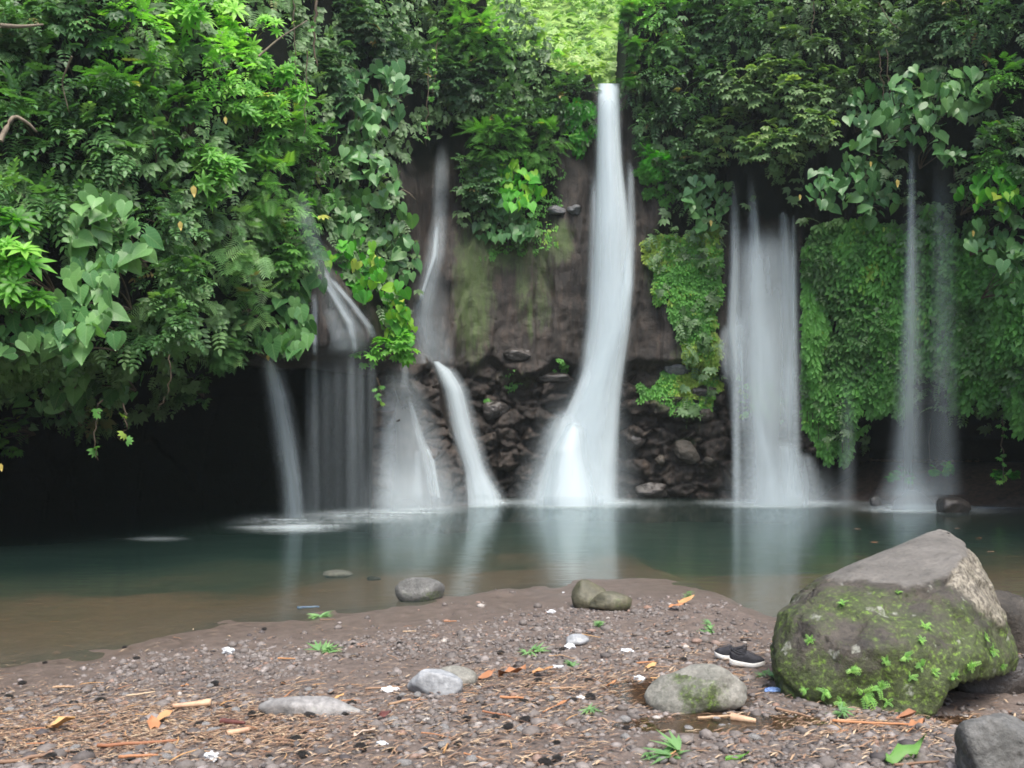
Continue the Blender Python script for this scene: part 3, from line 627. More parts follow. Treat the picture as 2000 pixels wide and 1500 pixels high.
SH = 'shrub'; HL = 'heart-leaved climber'
PL = [
 # ---- mass above the cave
 (40, 60, 120, 90, 'pinnate', 'dull green shrub in the upper corner above the cave, behind a bare pale twig', dict(size=.34, tone=(0, .6))),
 (160, 20, 100, 80, 'palm', 'loose grey-green shrub near the picture top, beside the brightest bush', dict(size=.3)),
 (250, 60, 90, 70, 'pinnate2', 'pale green bush catching the light at the top of the cave side', dict(mt='bright', size=.36, tone=(.2, .8))),
 (345, 45, 95, 75, 'rosette', 'bright yellow-green bush with whorled leaves at the very top of the slope', dict(mt='bright', size=.26, tone=(.5, 1))),
 (455, 70, 90, 80, 'rosette', 'brightest lime bush, where the slope meets the dark hollow', dict(mt='bright', size=.28, tone=(.55, 1))),
 (520, 165, 80, 65, 'rosette', 'lime bush with long leaves standing out over the dark hollow', dict(mt='bright', size=.28, tone=(.45, .95))),
 (400, 150, 90, 70, 'pinnate', 'light green bush just below the whorled lime bushes', dict(mt='bright', size=.36, tone=(.2, .8))),
 (130, 160, 110, 80, 'pinnate', 'shadowy shrub with drooping sprays, under the grey-green shrub', dict(size=.36, tone=(0, .5))),
 (250, 180, 90, 80, 'pinnate2', 'dark shrub with fine sprays below the pale green bush', dict(mt='mid', size=.36, tone=(0, .55))),
 (340, 230, 90, 70, 'palm', 'deep green shrub in a shaded pocket of the slope', dict(mt='mid', size=.32, tone=(0, .5))),
 (470, 250, 90, 80, 'rosette', 'fresh green bush with narrow leaves, in the middle of the slope', dict(mt='mid', size=.25, tone=(.4, 1))),
 (560, 270, 60, 80, 'feather', 'feathery green shrub hugging the edge of the slope', dict(mt='mid', size=.42, tone=(.3, .9))),
 (40, 250, 90, 90, 'pinnate2', 'muted green shrub growing by a broken pale branch', dict(size=.4, tone=(.2, .8))),
 (150, 290, 100, 80, 'pinnate', 'grey-green shrub with neat paired leaves, mid-slope near the frame edge', dict(size=.44, tone=(.2, .9))),
 (270, 310, 90, 70, 'pinnate', 'dusky shrub in the heart of the slope above the yellow leaf', dict(size=.38, tone=(.1, .6))),
 (395, 340, 95, 70, 'rosette', 'rosette bush of long pointed leaves above a single yellow leaf', dict(mt='mid', size=.3, tone=(.4, 1))),
 (500, 360, 90, 80, 'feather', 'soft ferny shrub beside the rosette bush', dict(mt='mid', size=.4, tone=(.3, .9))),
 (590, 380, 55, 70, 'feather', 'pale ferny shrub in drifting spray at the edge of the slope', dict(mt='cool', size=.4, tone=(.5, 1))),
 (50, 400, 110, 80, 'pinnate', 'leafy shrub with blue-green sprays against the frame edge', dict(size=.42, tone=(.3, .9))),
 (160, 440, 80, 80, 'pinnate2', 'dark shrub tucked behind the big pale heart leaves', dict(size=.36, tone=(0, .5))),
 (330, 430, 80, 80, 'pinnate', 'shaded shrub just above the large pale heart leaves', dict(size=.34, tone=(0, .6))),
 (430, 470, 95, 80, 'feather', 'grey-green lacy shrub over the middle of the cave', dict(size=.42, tone=(.4, 1))),
 (540, 470, 90, 80, 'palm', 'mixed green shrub at the side of the little cascade', dict(mt='mid', size=.3, tone=(.3, .9))),
 (30, 520, 85, 100, 'rosette', 'vivid green plant with broad glossy blades at the frame edge', dict(mt='bright', size=.34, tone=(.1, .6), off=.7)),
 (350, 560, 90, 80, 'pinnate2', 'lacy shrub below the pale heart leaves', dict(size=.36, tone=(.2, .8))),
 (470, 580, 95, 75, 'feather', 'lacy pale shrub bulging over the cave mouth', dict(size=.42, tone=(.4, 1))),
 (300, 650, 90, 75, 'pinnate', 'leafy sprays hanging over the cave roof', dict(size=.36, tone=(.2, .8))),
 (410, 670, 85, 60, 'feather', 'fine-leaved fringe at the lip of the cave roof', dict(size=.38, tone=(.2, .8))),
 (370, 750, 45, 70, 'palm', 'narrow tail of leaves hanging lowest in front of the cave', dict(size=.24, tone=(.2, .8), off=.5)),
 (500, 680, 60, 45, 'palm', 'dark fringe beside the slanting jet of water', dict(size=.26, tone=(.1, .6))),
 (15, 830, 30, 60, 'palm', 'small sprig dangling at the frame edge in front of the cave', dict(mt='mid', size=.22, tone=(.3, .9), off=.7)),
 (230, 470, 90, 95, 'heart', 'largest pale heart-shaped leaves, high over the cave', dict(mt='heart', size=.38, tone=(.55, 1), off=.75, dens=1.1, cat=HL)),
 (190, 560, 75, 70, 'heart', 'pale heart leaves just under the largest ones', dict(mt='heart', size=.38, tone=(.5, 1), off=.75, dens=1.1, cat=HL)),
 (60, 640, 90, 70, 'heart', 'broad heart leaves over the cave at the frame edge', dict(mt='heart', size=.36, tone=(.2, .8), off=.7, dens=1.1, cat=HL)),
 (185, 660, 85, 65, 'heart', 'heart leaves in the middle of the cave fringe', dict(mt='heart', size=.36, tone=(.3, .9), off=.7, dens=1.1, cat=HL)),
 (90, 740, 90, 60, 'heart', 'hanging heart leaves with insect holes, low over the cave', dict(mt='heart', size=.34, tone=(.2, .8), off=.7, dens=1.1, cat=HL)),
 (215, 740, 70, 50, 'heart', 'ragged heart leaves at the lower fringe of the cave roof', dict(mt='heart', size=.34, tone=(.1, .7), off=.7, dens=1.1, cat=HL)),
 (100, 800, 80, 35, 'heart', 'lowest row of heart leaves over the black cave', dict(mt='heart', size=.3, tone=(.2, .8), off=.7, dens=1.1, cat=HL)),
 (560, 640, 60, 60, 'heart', 'heart leaves beside the top of the slanting jet', dict(mt='heart', size=.42, tone=(.2, .8), off=.45, dens=.7, cat=HL)),
 (590, 540, 60, 60, 'heart', 'broad leaves leaning over the wet rock mound', dict(mt='heart', size=.44, tone=(.3, .9), off=.45, dens=.7, cat=HL)),
 # ---- the leafy pillar beside the cascade
 (640, 150, 60, 80, 'palm', 'shady plants by the hanging roots at the top of the pillar', dict(size=.34, tone=(.1, .6))),
 (730, 190, 80, 70, 'heart', 'dark green climber at the crown of the leafy pillar', dict(mt='heart', size=.46, tone=(.1, .5), cat=HL)),
 (690, 260, 80, 60, 'heart', 'climber with big heart leaves high on the leafy pillar', dict(mt='heart', size=.46, tone=(.3, .9), cat=HL)),
 (690, 350, 85, 60, 'heart', 'large glossy heart leaves at mid-height of the pillar', dict(mt='heart', size=.46, tone=(.3, .9), cat=HL)),
 (740, 430, 75, 60, 'heart', 'greyish heart leaves on the outer flank of the pillar', dict(mt='heart', size=.46, tone=(.2, .7), cat=HL)),
 (670, 440, 55, 60, 'heart', 'fresh green heart leaves on the inner flank of the pillar', dict(mt='heart', size=.42, tone=(.3, .8), cat=HL)),
 (760, 510, 60, 55, 'heart', 'drooping leaves at the pillar edge near the two-step fall', dict(mt='heart', size=.44, tone=(.3, .9), cat=HL)),
 (700, 530, 60, 60, 'heart', 'small heart leaves low on the pillar above the mound', dict(mt='ivy', size=.34, tone=(.4, .9), cat=HL)),
 (755, 595, 50, 45, 'heart', 'bright leaves at the foot of the pillar', dict(mt='ivy', size=.34, tone=(.5, 1), cat=HL)),
 (745, 685, 50, 45, 'palm', 'bright green tuft hanging from the rim of the wet rock mound', dict(mt='bright', size=.34, tone=(.1, .6), off=.35, Y=18.2)),
 (785, 650, 30, 50, 'heart', 'light green leaves on the ridge between mound and two-step fall', dict(mt='ivy', size=.26, tone=(.5, 1), cat=HL, Y=19.2)),
 (605, 300, 50, 120, 'pinnate2', 'tangle of small leaves between the slope and the pillar', dict(mt='mid', size=.36, tone=(.1, .6))),
 # ---- top centre
 (690, 60, 110, 80, 'palm', 'dark shrub around the thin hanging roots at the picture top', dict(size=.36, tone=(0, .4))),
 (800, 130, 70, 60, 'pinnate', 'very dark shrub over the black hollow', dict(size=.42, tone=(0, .3))),
 (850, 50, 90, 70, 'pinnate2', 'brownish shrub in shadow at the picture top', dict(mt='olive', size=.42, tone=(0, .4))),
 (915, 70, 65, 75, 'feather', 'hazy soft green shrub below the bright gap', dict(mt='mid', size=.45, tone=(.3, .9))),
 (1055, 112, 55, 22, 'feather', 'hazy bush on the slope down to the water lip', dict(mt='bright', size=.3, tone=(.3, .8), off=.05)),
 (1125, 140, 34, 22, 'feather', 'low green growth draped over the rock rim beside the lip', dict(mt='mid', size=.28, tone=(.2, .8), off=.15)),
 (975, 75, 42, 34, 'feather', 'glowing yellow-green bush at the rim of the bright gap', dict(mt='bright', size=.3, tone=(.5, 1))),
 (900, 150, 80, 70, 'palm', 'dim shrub beside the slender hanging vine', dict(size=.4, tone=(0, .5))),
 (1110, 200, 60, 60, 'pinnate', 'dark bush touching the top of the tall fall', dict(size=.4, tone=(.1, .6))),
 (1010, 210, 80, 60, 'pinnate2', 'dark bush halfway between hollow and tall fall', dict(size=.42, tone=(.1, .6))),
 (960, 280, 75, 55, 'feather', 'spreading shrub with flat sprays above the mossy wall', dict(mt='mid', size=.5, tone=(.1, .6))),
 (1060, 285, 60, 50, 'feather', 'mossy ferny bush next to the tall fall', dict(mt='mid', size=.4, tone=(.2, .7))),
 (1130, 250, 40, 45, 'ivy', 'small creeping plants clinging beside the tall fall', dict(mt='ivy', size=.3, tone=(.2, .8))),
 (940, 350, 55, 50, 'palm', 'dark leafy bush on the mossy wall', dict(size=.36, tone=(.2, .7))),
 (1000, 370, 65, 50, 'heart', 'yellow-green round-leaved climber on the mossy wall', dict(mt='ivy', size=.36, tone=(.6, 1), cat=HL)),
 (985, 440, 60, 40, 'heart', 'lower leaves of the wall climber, above bare rock', dict(mt='heart', size=.36, tone=(.1, .6), cat=HL)),
 # ---- wall to the side of the tall fall and above the curtain fall
 (1285, 50, 70, 80, 'pinnate', 'sunlit-edged bush at the side of the bright gap', dict(mt='mid', size=.42, tone=(.3, .9))),
 (1370, 60, 80, 80, 'palm', 'grey-green bush second from the bright gap', dict(size=.36, tone=(.2, .8))),
 (1480, 40, 80, 70, 'pinnate2', 'dark bush at the picture top over the curtain fall', dict(size=.4, tone=(0, .6))),
 (1580, 60, 80, 70, 'pinnate', 'olive bush at the picture top past the curtain fall', dict(mt='olive', size=.4, tone=(0, .6))),
 (1700, 50, 90, 80, 'pinnate2', 'brownish bush with bare hanging twigs at the picture top', dict(mt='olive', size=.4, tone=(.1, .6))),
 (1810, 60, 80, 80, 'palm', 'dull olive bush close to the upper corner', dict(mt='olive', size=.34, tone=(.1, .6))),
 (1930, 50, 90, 90, 'pinnate', 'cool green bush filling the upper corner', dict(size=.36, tone=(.2, .8))),
 (1230, 60, 20, 85, 'feather', 'lit green fringe along the steep side of the bright gap', dict(mt='mid', size=.34, tone=(.2, .9), Y=21.9, ry=.6, dens=3)),
 (1229, 148, 12, 34, 'feather', 'little fringe of leaves right above the water lip', dict(mt='mid', size=.28, tone=(.1, .6), Y=21.9, dens=3)),
 (1265, 170, 55, 70, 'pinnate2', 'drooping bush right by the lip of the tall fall', dict(size=.4, tone=(.2, .7))),
 (1360, 170, 75, 60, 'pinnate', 'thick bush level with the water lip', dict(size=.4, tone=(.1, .8))),
 (1470, 160, 80, 60, 'palm', 'lighter bush with pale leaf tips over the curtain fall', dict(mt='olive', size=.36, tone=(.4, 1))),
 (1580, 180, 80, 60, 'palm', 'olive bush with yellowish leaves above the heart-leaved slope', dict(mt='olive', size=.34, tone=(.3, 1))),
 (1680, 150, 70, 60, 'pinnate2', 'shaded bush behind long thin twigs', dict(mt='olive', size=.38, tone=(0, .6))),
 (1320, 260, 75, 55, 'pinnate', 'dark bush halfway down, near the tall fall', dict(size=.4, tone=(0, .6))),
 (1425, 250, 75, 50, 'palm', 'leafy overhang just above the curtain fall', dict(mt='olive', size=.34, tone=(.4, 1), off=.5)),
 (1510, 285, 75, 45, 'palm', 'olive fringe hanging directly over the curtain fall', dict(mt='olive', size=.34, tone=(.4, 1), off=.7)),
 (1590, 245, 60, 40, 'palm', 'yellow-tipped sprays next to the dark gap', dict(mt='olive', size=.34, tone=(.5, 1), off=.5)),
 (1355, 330, 65, 50, 'palm', 'blue-green bush on the wall between the two big falls', dict(size=.36, tone=(.2, .8))),
 (1290, 330, 45, 50, 'feather', 'mossy ferns on the wall beside the tall fall', dict(mt='ivy', size=.36, tone=(.3, .8))),
 (1375, 400, 50, 55, 'heart', 'broad-leaved climber ending the green wall between the falls', dict(mt='heart', size=.36, tone=(.1, .7), cat=HL)),
 # ---- heart leaves over the thin falls
 (1700, 220, 65, 45, 'heart', 'heart leaves at the start of the slanting leafy bough', dict(mt='heart', size=.4, tone=(.2, .7), off=.6, cat=HL)),
 (1790, 175, 65, 40, 'heart', 'heart leaves at mid-length of the slanting bough', dict(mt='heart', size=.42, tone=(.3, .9), off=.6, cat=HL)),
 (1865, 195, 60, 50, 'heart', 'pale rounded leaves hanging above the faint thin fall', dict(mt='heart', size=.42, tone=(.4, 1), off=.7, cat=HL)),
 (1760, 240, 70, 45, 'heart', 'overlapping leaves above the brighter thin fall', dict(mt='heart', size=.42, tone=(.3, .9), off=.7, cat=HL)),
 (1690, 310, 60, 45, 'heart', 'leaves hanging between curtain fall and thin fall', dict(mt='heart', size=.4, tone=(.2, .7), off=.6, cat=HL)),
 (1620, 370, 55, 40, 'heart', 'dark heart leaves next to the curtain fall', dict(mt='heart', size=.38, tone=(.1, .6), off=.6, cat=HL)),
 (1700, 390, 45, 40, 'heart', 'lowest heart leaves over the ivy wall, one turned yellow', dict(mt='heart', size=.38, tone=(.3, .8), off=.6, cat=HL)),
 (1840, 290, 35, 35, 'heart', 'few grey-green leaves dangling by the faint thin fall', dict(mt='heart', size=.4, tone=(.3, .7), off=.7, cat=HL)),
 (1950, 180, 70, 70, 'pinnate', 'fine-leaved bush at the frame edge above the bright leaves', dict(mt='mid', size=.34, tone=(.2, .8))),
 (1960, 290, 60, 60, 'pinnate2', 'medium green bush at the frame edge, mid-height', dict(mt='mid', size=.32, tone=(.1, .7))),
 (1925, 380, 55, 50, 'heart', 'bright overlapping leaves at the frame edge, topmost tier', dict(mt='ivy', size=.36, tone=(.6, 1), off=.7, cat=HL)),
 (1950, 460, 60, 55, 'heart', 'light green shingled leaves at the frame edge, second tier', dict(mt='heart', size=.36, tone=(.4, 1), off=.8, cat=HL)),
 (1975, 550, 45, 50, 'heart', 'lowest tier of large leaves hanging at the frame edge', dict(mt='heart', size=.36, tone=(.2, .9), off=.8, cat=HL)),
 (1890, 330, 50, 40, 'palm', 'sprays tucked behind the bright overlapping leaves', dict(mt='mid', size=.3, tone=(.1, .6))),
]
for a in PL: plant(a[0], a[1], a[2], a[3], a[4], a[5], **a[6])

# creepers that cover the rock behind the shrubs: nobody could count them
def cover(name, polys, n, kinds, mt, size, thr, off=(.0, .35), tone=(0, .6), kindtag='stuff', seed=1):
    VV, FF, TT, o = [], [], [], 0
    allp = np.array([p for q in polys for p in q]); lo, hi = np.maximum(allp.min(0), [-150, -60]), np.minimum(allp.max(0), [2150, 1000])
    px = U_(lo[0], hi[0], n); py = U_(lo[1], hi[1], n); k = np.zeros(n, bool)
    jx = (fbm(np.stack([px / 26, py / 26, px * 0 + 4], -1), 3, 61) - .5) * 44; jy = (fbm(np.stack([px / 26, py / 26, px * 0 + 9], -1), 3, 62) - .5) * 44
    for q in polys: k |= in_poly(px + jx, py + jy, q)
    g = fbm(np.stack([px / 90, py / 90, px * 0 + seed], -1), 3, seed); k &= g > thr
    px, py, g = px[k], py[k], g[k]; Y = surfY(px, py) - U_(off[0], off[1], len(px)); pos = P(px, py, Y)
    for i, kd in enumerate(kinds):
        s = np.arange(len(px)) % len(kinds) == i; m = s.sum(); nn = norm(np.array([0, -.6, .65]) + rng.normal(size=(m, 3)) * .35)
        d = norm(np.array([0, -.35, -.75]) + rng.normal(size=(m, 3)) * .5)
        tn = np.clip(tone[0] + (tone[1] - tone[0]) * (g[s] - thr) * 3 + rng.normal(size=m) * .12, 0, 1)
        V, F, tv = scatter(kd, pos[s], d, nn, size * U_(.6, 1.2, m), tn); VV.append(V); FF.append(F + o); TT.append(tv); o += len(V)
    ob = mesh_from(name, np.concatenate(VV), np.concatenate(FF), M[mt], attrs={'tone': np.concatenate(TT)}); tag(ob, kind=kindtag); return ob
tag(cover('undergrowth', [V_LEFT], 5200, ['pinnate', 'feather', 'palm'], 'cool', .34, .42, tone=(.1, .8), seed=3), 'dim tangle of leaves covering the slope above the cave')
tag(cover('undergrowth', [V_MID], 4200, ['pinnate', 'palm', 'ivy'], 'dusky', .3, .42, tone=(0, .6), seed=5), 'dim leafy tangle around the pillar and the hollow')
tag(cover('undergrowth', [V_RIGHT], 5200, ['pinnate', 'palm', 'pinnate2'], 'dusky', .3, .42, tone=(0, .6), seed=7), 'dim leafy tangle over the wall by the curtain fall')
tag(cover('ivy', [[(1262, 470), (1400, 450), (1410, 560), (1392, 640), (1330, 640), (1290, 590)], [(1330, 620), (1395, 620), (1405, 700), (1395, 800), (1330, 810), (1290, 780), (1240, 775), (1285, 735), (1345, 735)],
                 [(1250, 270), (1330, 300), (1320, 400), (1260, 380)]], 15000, ['ivy'], 'ivy', .14, .22, off=(-.03, .1), tone=(.45, 1), seed=9), 'mat of tiny bright leaves on the rock between the two big falls')
tag(cover('ivy', [[(905, 330), (1090, 290), (1100, 500), (1000, 490), (940, 520), (900, 470)], [(985, 725), (1020, 725), (1020, 755), (985, 755)], [(1080, 705), (1115, 705), (1115, 735), (1080, 735)], [(940, 775), (965, 775), (965, 790), (940, 790)],
                 [(1335, 850), (1375, 850), (1375, 885), (1335, 885)], [(1440, 730), (1540, 770), (1540, 820), (1440, 800)]], 9000, ['ivy'], 'ivy', .12, .42, off=(-.03, .06), tone=(.3, .9), seed=11), 'small green creepers on the mossy wall')

tag(cover('ivy', [[(1572, 470), (1620, 430), (1760, 450), (1960, 470), (2040, 600), (2040, 800), (1900, 760), (1800, 730), (1700, 790), (1640, 840), (1590, 820)]], 9000, ['ivy'], 'ivy', .2, .3, off=(.0, .35), tone=(.05, .6), seed=13), 'ivy covering the wall behind the thin falls')

# hanging ivy: shingled curtains under the overhang
def ivy_curtain(px0, px1, top, bot, label, n, Y0, tone=(.3, .9), size=.2):
    n = int(n * 1.15)
    px = U_(px0, px1, n); t_ = (px - px0) / (px1 - px0)
    low = bot + (fbm(np.stack([px / 22, px * 0, px * 0 + px0], -1), 3, 77) - .5) * 150 - 40 * (2 * t_ - 1) ** 2
    top_ = top - 45 + 110 * fbm(np.stack([px / 35, px * 0 + 2, px * 0], -1), 3, 15); py = U_(0, 1, n) ** .9 * (low - top_) + top_
    Y = np.minimum(Y0, surfY(px, np.minimum(py, 740)) - .1) + (fbm(np.stack([px / 28, py / 160, px * 0], -1), 3, 4) - .5) * 1.5 + (py - 600) * .0006
    strand = np.round(px / 9) ; px = px * .55 + strand * 9 * .45
    pos = P(px, py, Y); m = len(px)
    d = norm(np.array([0, -.12, -1]) + rng.normal(size=(m, 3)) * .25); nn = norm(np.array([0, -.75, .6]) + rng.normal(size=(m, 3)) * .22)
    tn = np.clip(U_(tone[0], tone[1], m) * .5 + .5 * (tone[0] + (tone[1] - tone[0]) * fbm(np.stack([px / 40, py / 60, px * 0], -1), 2, 8)) + rng.normal(size=m) * .08, 0, 1)
    V, F, tv = scatter('ivy', pos, d, nn, size * U_(.7, 1.2, m), tn)
    base = P((px0 + px1) / 2, top, Y0)
    t = thing('hanging_ivy', base, label, 'hanging ivy', 'hanging ivy along the overhang'); mesh_from('foliage', V - base, F, M['ivy'], t, {'tone': tv})
    paths = []
    for x in np.arange(px0 + 5, px1 - 3, 11):
        lw = float(np.interp(x, np.sort(px), low[np.argsort(px)])) - 12; q = np.linspace(top, lw, 8); yy = Y0 + .25
        paths.append((P(x + rng.normal(size=8) * 1.2, q, yy) - base, np.full(8, .008)))
    V, F = tubes(paths, 4); mesh_from('stem', V, F, M['stem'], t)
for a in [(1572, 1640, 440, 880, 'longest tongue of ivy, hanging beside the curtain fall', 1700, 20.9, (.35, .95)),
          (1630, 1690, 440, 880, 'second ivy tongue from the curtain fall, ending in a point', 1500, 20.8, (.3, .95)),
          (1685, 1745, 430, 830, 'darker ivy just before the brighter thin fall', 1300, 21.0, (.1, .7)),
          (1735, 1800, 420, 790, 'ivy seen through the brighter thin fall', 1200, 20.6, (.1, .7)),
          (1795, 1860, 410, 760, 'ivy with yellowish sprigs between the two thin falls', 1200, 20.2, (.2, .95)),
          (1850, 1925, 430, 800, 'deep green ivy past the faint thin fall', 1500, 19.6, (.1, .7)),
          (1920, 2040, 560, 800, 'ivy in shade at the frame edge under the large leaves', 1300, 18.8, (.1, .6))]:
    ivy_curtain(*a)

# hanging vines and roots
def vine(pts, Y, label, leaves=0, r=.012, mt='stem', group=None, kind='small'):
    pts = np.array(pts, float); n = len(pts); s = np.linspace(0, n - 1, 14)
    px = np.interp(s, np.arange(n), pts[:, 0]) + rng.normal(size=14) * 1.5; py = np.interp(s, np.arange(n), pts[:, 1])
    p = P(px, py, np.full(14, Y)) + rng.normal(size=(14, 3)) * .012; base = p[0].copy()
    t = thing('hanging_vine', base, label, 'vine', group or 'vines and roots hanging from the overhang')
    V, F = tubes([(p - base, np.linspace(r, r * .5, 14))], 5); mesh_from('stem', V, F, M[mt], t)
    if leaves:
        k = rng.integers(3, 14, leaves); pos = p[k] + rng.normal(size=(leaves, 3)) * .05
        d = norm(np.array([0, -.3, -.8]) + rng.normal(size=(leaves, 3)) * .5); nn = norm(np.array([0, -.8, .4]) + rng.normal(size=(leaves, 3)) * .4)
        V, F, tv = scatter('palm', pos, d, nn, .14 * U_(.6, 1.2, leaves), U_(.2, 1, leaves)); mesh_from('leaves', V - base, F, M['ivy'], t, {'tone': tv})
vine([(196, 780), (185, 840), (190, 900)], 11.6, 'twisted dry vine dangling lowest in front of the black cave', 4)
vine([(240, 790), (250, 830), (232, 858)], 11.7, 'short vine with one withered leaf, over the cave', 3)
vine([(330, 690), (335, 750), (312, 800)], 12.5, 'bare curved root over the cave beside the narrow leafy tail', 0)
vine([(572, 0), (576, 90), (580, 170)], 15.5, 'bare root hanging beside the brightest lime bush', 2)
vine([(620, 0), (612, 60), (618, 130)], 16.0, 'brown root cluster strand at the top of the pillar', 3, .03)
vine([(600, 100), (598, 180), (594, 270)], 15.6, 'long thin root hanging down onto the pillar', 4)
vine([(836, 130), (834, 200), (832, 285)], 20.2, 'slender vine hanging straight into the black hollow', 5)
vine([(855, 80), (850, 130), (845, 190)], 20.4, 'leafy vine in front of the dark hollow, near the top', 14)
vine([(1590, 0), (1588, 40), (1586, 75)], 19.8, 'short bare twig at the picture top above the curtain fall', 0)
vine([(1715, 100), (1722, 150), (1726, 205)], 18.6, 'pale twig hanging over the heart-leaved bough', 0)
vine([(1731, 95), (1735, 160), (1738, 190)], 18.6, 'second pale twig, close beside the first over the bough', 0)
vine([(1812, 560), (1816, 760), (1815, 950)], 20.3, 'long red-brown root hanging behind the thin falls', 0, .016)
vine([(1958, 780), (1960, 850), (1960, 935)], 18.6, 'brown root with ivy leaves reaching the bank at the frame edge', 16, .018)
vine([(1990, 700), (1992, 760), (1990, 830)], 18.2, 'leafy root hanging closest to the frame edge', 12, .014)
vine([(735, 735), (742, 760), (745, 775)], 18.0, 'thin stalk dangling from the bright tuft on the mound', 6)
# pale broken branches
def branch(pts, Y, r, label):
    n = len(pts); s = np.linspace(0, n - 1, 10); pts = np.array(pts, float)
    p = P(np.interp(s, np.arange(n), pts[:, 0]), np.interp(s, np.arange(n), pts[:, 1]), np.linspace(Y, Y + .3, 10)); base = p[0].copy()
    V, F = tubes([(p - base, np.linspace(r, r * .4, 10))], 6); o = mesh_from('branch', V, F, M['twig']); o.location = base; tag(o, label, 'branch')
M['twig'] = plain('dead_wood', (.09, .07, .05), .8, (.22, .18, .125), 14)
branch([(0, 275), (15, 245), (28, 225), (55, 240), (72, 258)], 10.6, .035, 'broken pale branch sticking out at the frame edge above the cave')
branch([(0, 50), (40, 52), (85, 48)], 10.6, .03, 'bare pale twig in the upper corner')
branch([(140, 110), (120, 160), (135, 220)], 11.0, .014, 'thin curving twig among the shadowy shrubs')
branch([(1715, 5), (1740, 45), (1765, 62)], 18.2, .012, 'thin slanting bare twig near the picture top')
branch([(785, 370), (800, 378), (812, 390)], 19.0, .02, 'short snapped stick poking out of the pillar')
branch([(505, 110), (545, 75), (600, 40)], 15.0, .02, 'slanting thin branch crossing the dark top hollow')
# yellow leaves
def lone_leaf(px, py, Y, size, label, tip=(.1, -.2, -1)):
    pos = P(px, py, Y); TV = oval; size *= .75
    d = norm(np.array(tip)); n = norm(np.array([.1, -1, .2])); x = norm(np.cross(d, n)); n2 = np.cross(x, d)
    V = size * (TV[0][:, 0:1] * x + TV[0][:, 1:2] * d + TV[0][:, 2:3] * n2)
    o = mesh_from('yellow_leaf', V, TV[1], M['yellowleaf'], attrs={'tone': np.full(len(V), U_(.2, 1))}); o.location = pos; tag(o, label, 'leaf')
for a in [(378, 362, 12.0, .22, 'single yellow leaf under the rosette bush'), (352, 432, 12.3, .18, 'small dull yellow leaf below the brightest yellow one'), (440, 228, 13.2, .14, 'tiny orange leaf beside the shaded pocket'),
          (1752, 350, 17.4, .22, 'orange withered leaf on a stalk beside the brighter thin fall'), (1700, 315, 17.9, .15, 'small orange leaf among the hanging heart leaves'), (1562, 380, 19.2, .16, 'yellow leaf at the edge of the curtain fall'),
          (1388, 430, 21.2, .2, 'yellow leaf at the edge of the green wall between the falls'), (2, 905, 9.5, .12, 'yellow leaf hanging in the cave mouth at the frame edge'), (1900, 450, 16.6, .16, 'yellow leaf under the light green shingled leaves'), (523, 692, 15.7, .16, 'orange leaf at the head of the slanting jet')]: lone_leaf(*a)

# ------------------------------------------------------------------ waterfalls
def smooth_interp(x, xs, ys):
    y = np.interp(x, xs, ys); k = max(3, len(x) // 14) | 1; ker = np.hanning(k + 2)[1:-1]; ker /= ker.sum()
    return np.convolve(np.pad(y, k // 2, mode='edge'), ker, 'valid')
def sheet(name, st, parent, mt='veil', Yoff=.0, bulge=.25, nu=14, nv=70, gain=1.0, fade=(0, 0), Yfix=None, base=None):
    """st: stations (py, pxL, pxR, dens[, Y]); follows the rock unless Y is given"""
    st = np.array(st, float); py = np.linspace(st[0, 0], st[-1, 0], nv)
    L = smooth_interp(py, st[:, 0], st[:, 1]); R = smooth_interp(py, st[:, 0], st[:, 2]); D = smooth_interp(py, st[:, 0], st[:, 3])
    if st.shape[1] > 4: Yc = smooth_interp(py, st[:, 0], st[:, 4])
    else: Yc = None
    u = np.linspace(0, 1, nu); pu = L[:, None] + (R - L)[:, None] * u[None]; pv = np.repeat(py[:, None], nu, 1)
    if Yc is None:
        Y = surfY(pu, pv); Y = np.minimum(Y, 26)
        k = 5; Y = np.stack([np.convolve(np.pad(Y[:, i], k, mode='edge'), np.ones(2 * k + 1) / (2 * k + 1), 'valid') for i in range(nu)], 1) - .12
    else: Y = np.repeat(Yc[:, None], nu, 1)
    Y = Y - Yoff - bulge * (1 - (2 * u[None] - 1) ** 2)
    V = P(pu, pv, Y)
    if V[-1, :, 2].mean() < .3: V[-1, :, 2] = -.03; V[-2, :, 2] = np.minimum(V[-2, :, 2], .04)
    vm = np.concatenate([[0], np.cumsum(np.abs(np.diff(V[:, nu // 2, 2])) + .001)])
    dens = np.repeat((D * gain)[:, None], nu, 1)
    t_ = np.linspace(0, 1, nv)
    if fade[0]: dens *= sstep(t_, 0, fade[0])[:, None]
    if fade[1]: dens *= (1 - sstep(t_, 1 - fade[1], 1))[:, None]
    uv = np.stack([np.repeat(u[None], nv, 0), np.repeat(vm[:, None], nu, 1)], -1).reshape(-1, 2)
    o = mesh_from(name, V.reshape(-1, 3) - base, grid_faces(nv, nu), M[mt], parent, {'dens': dens}, uv=uv); return o
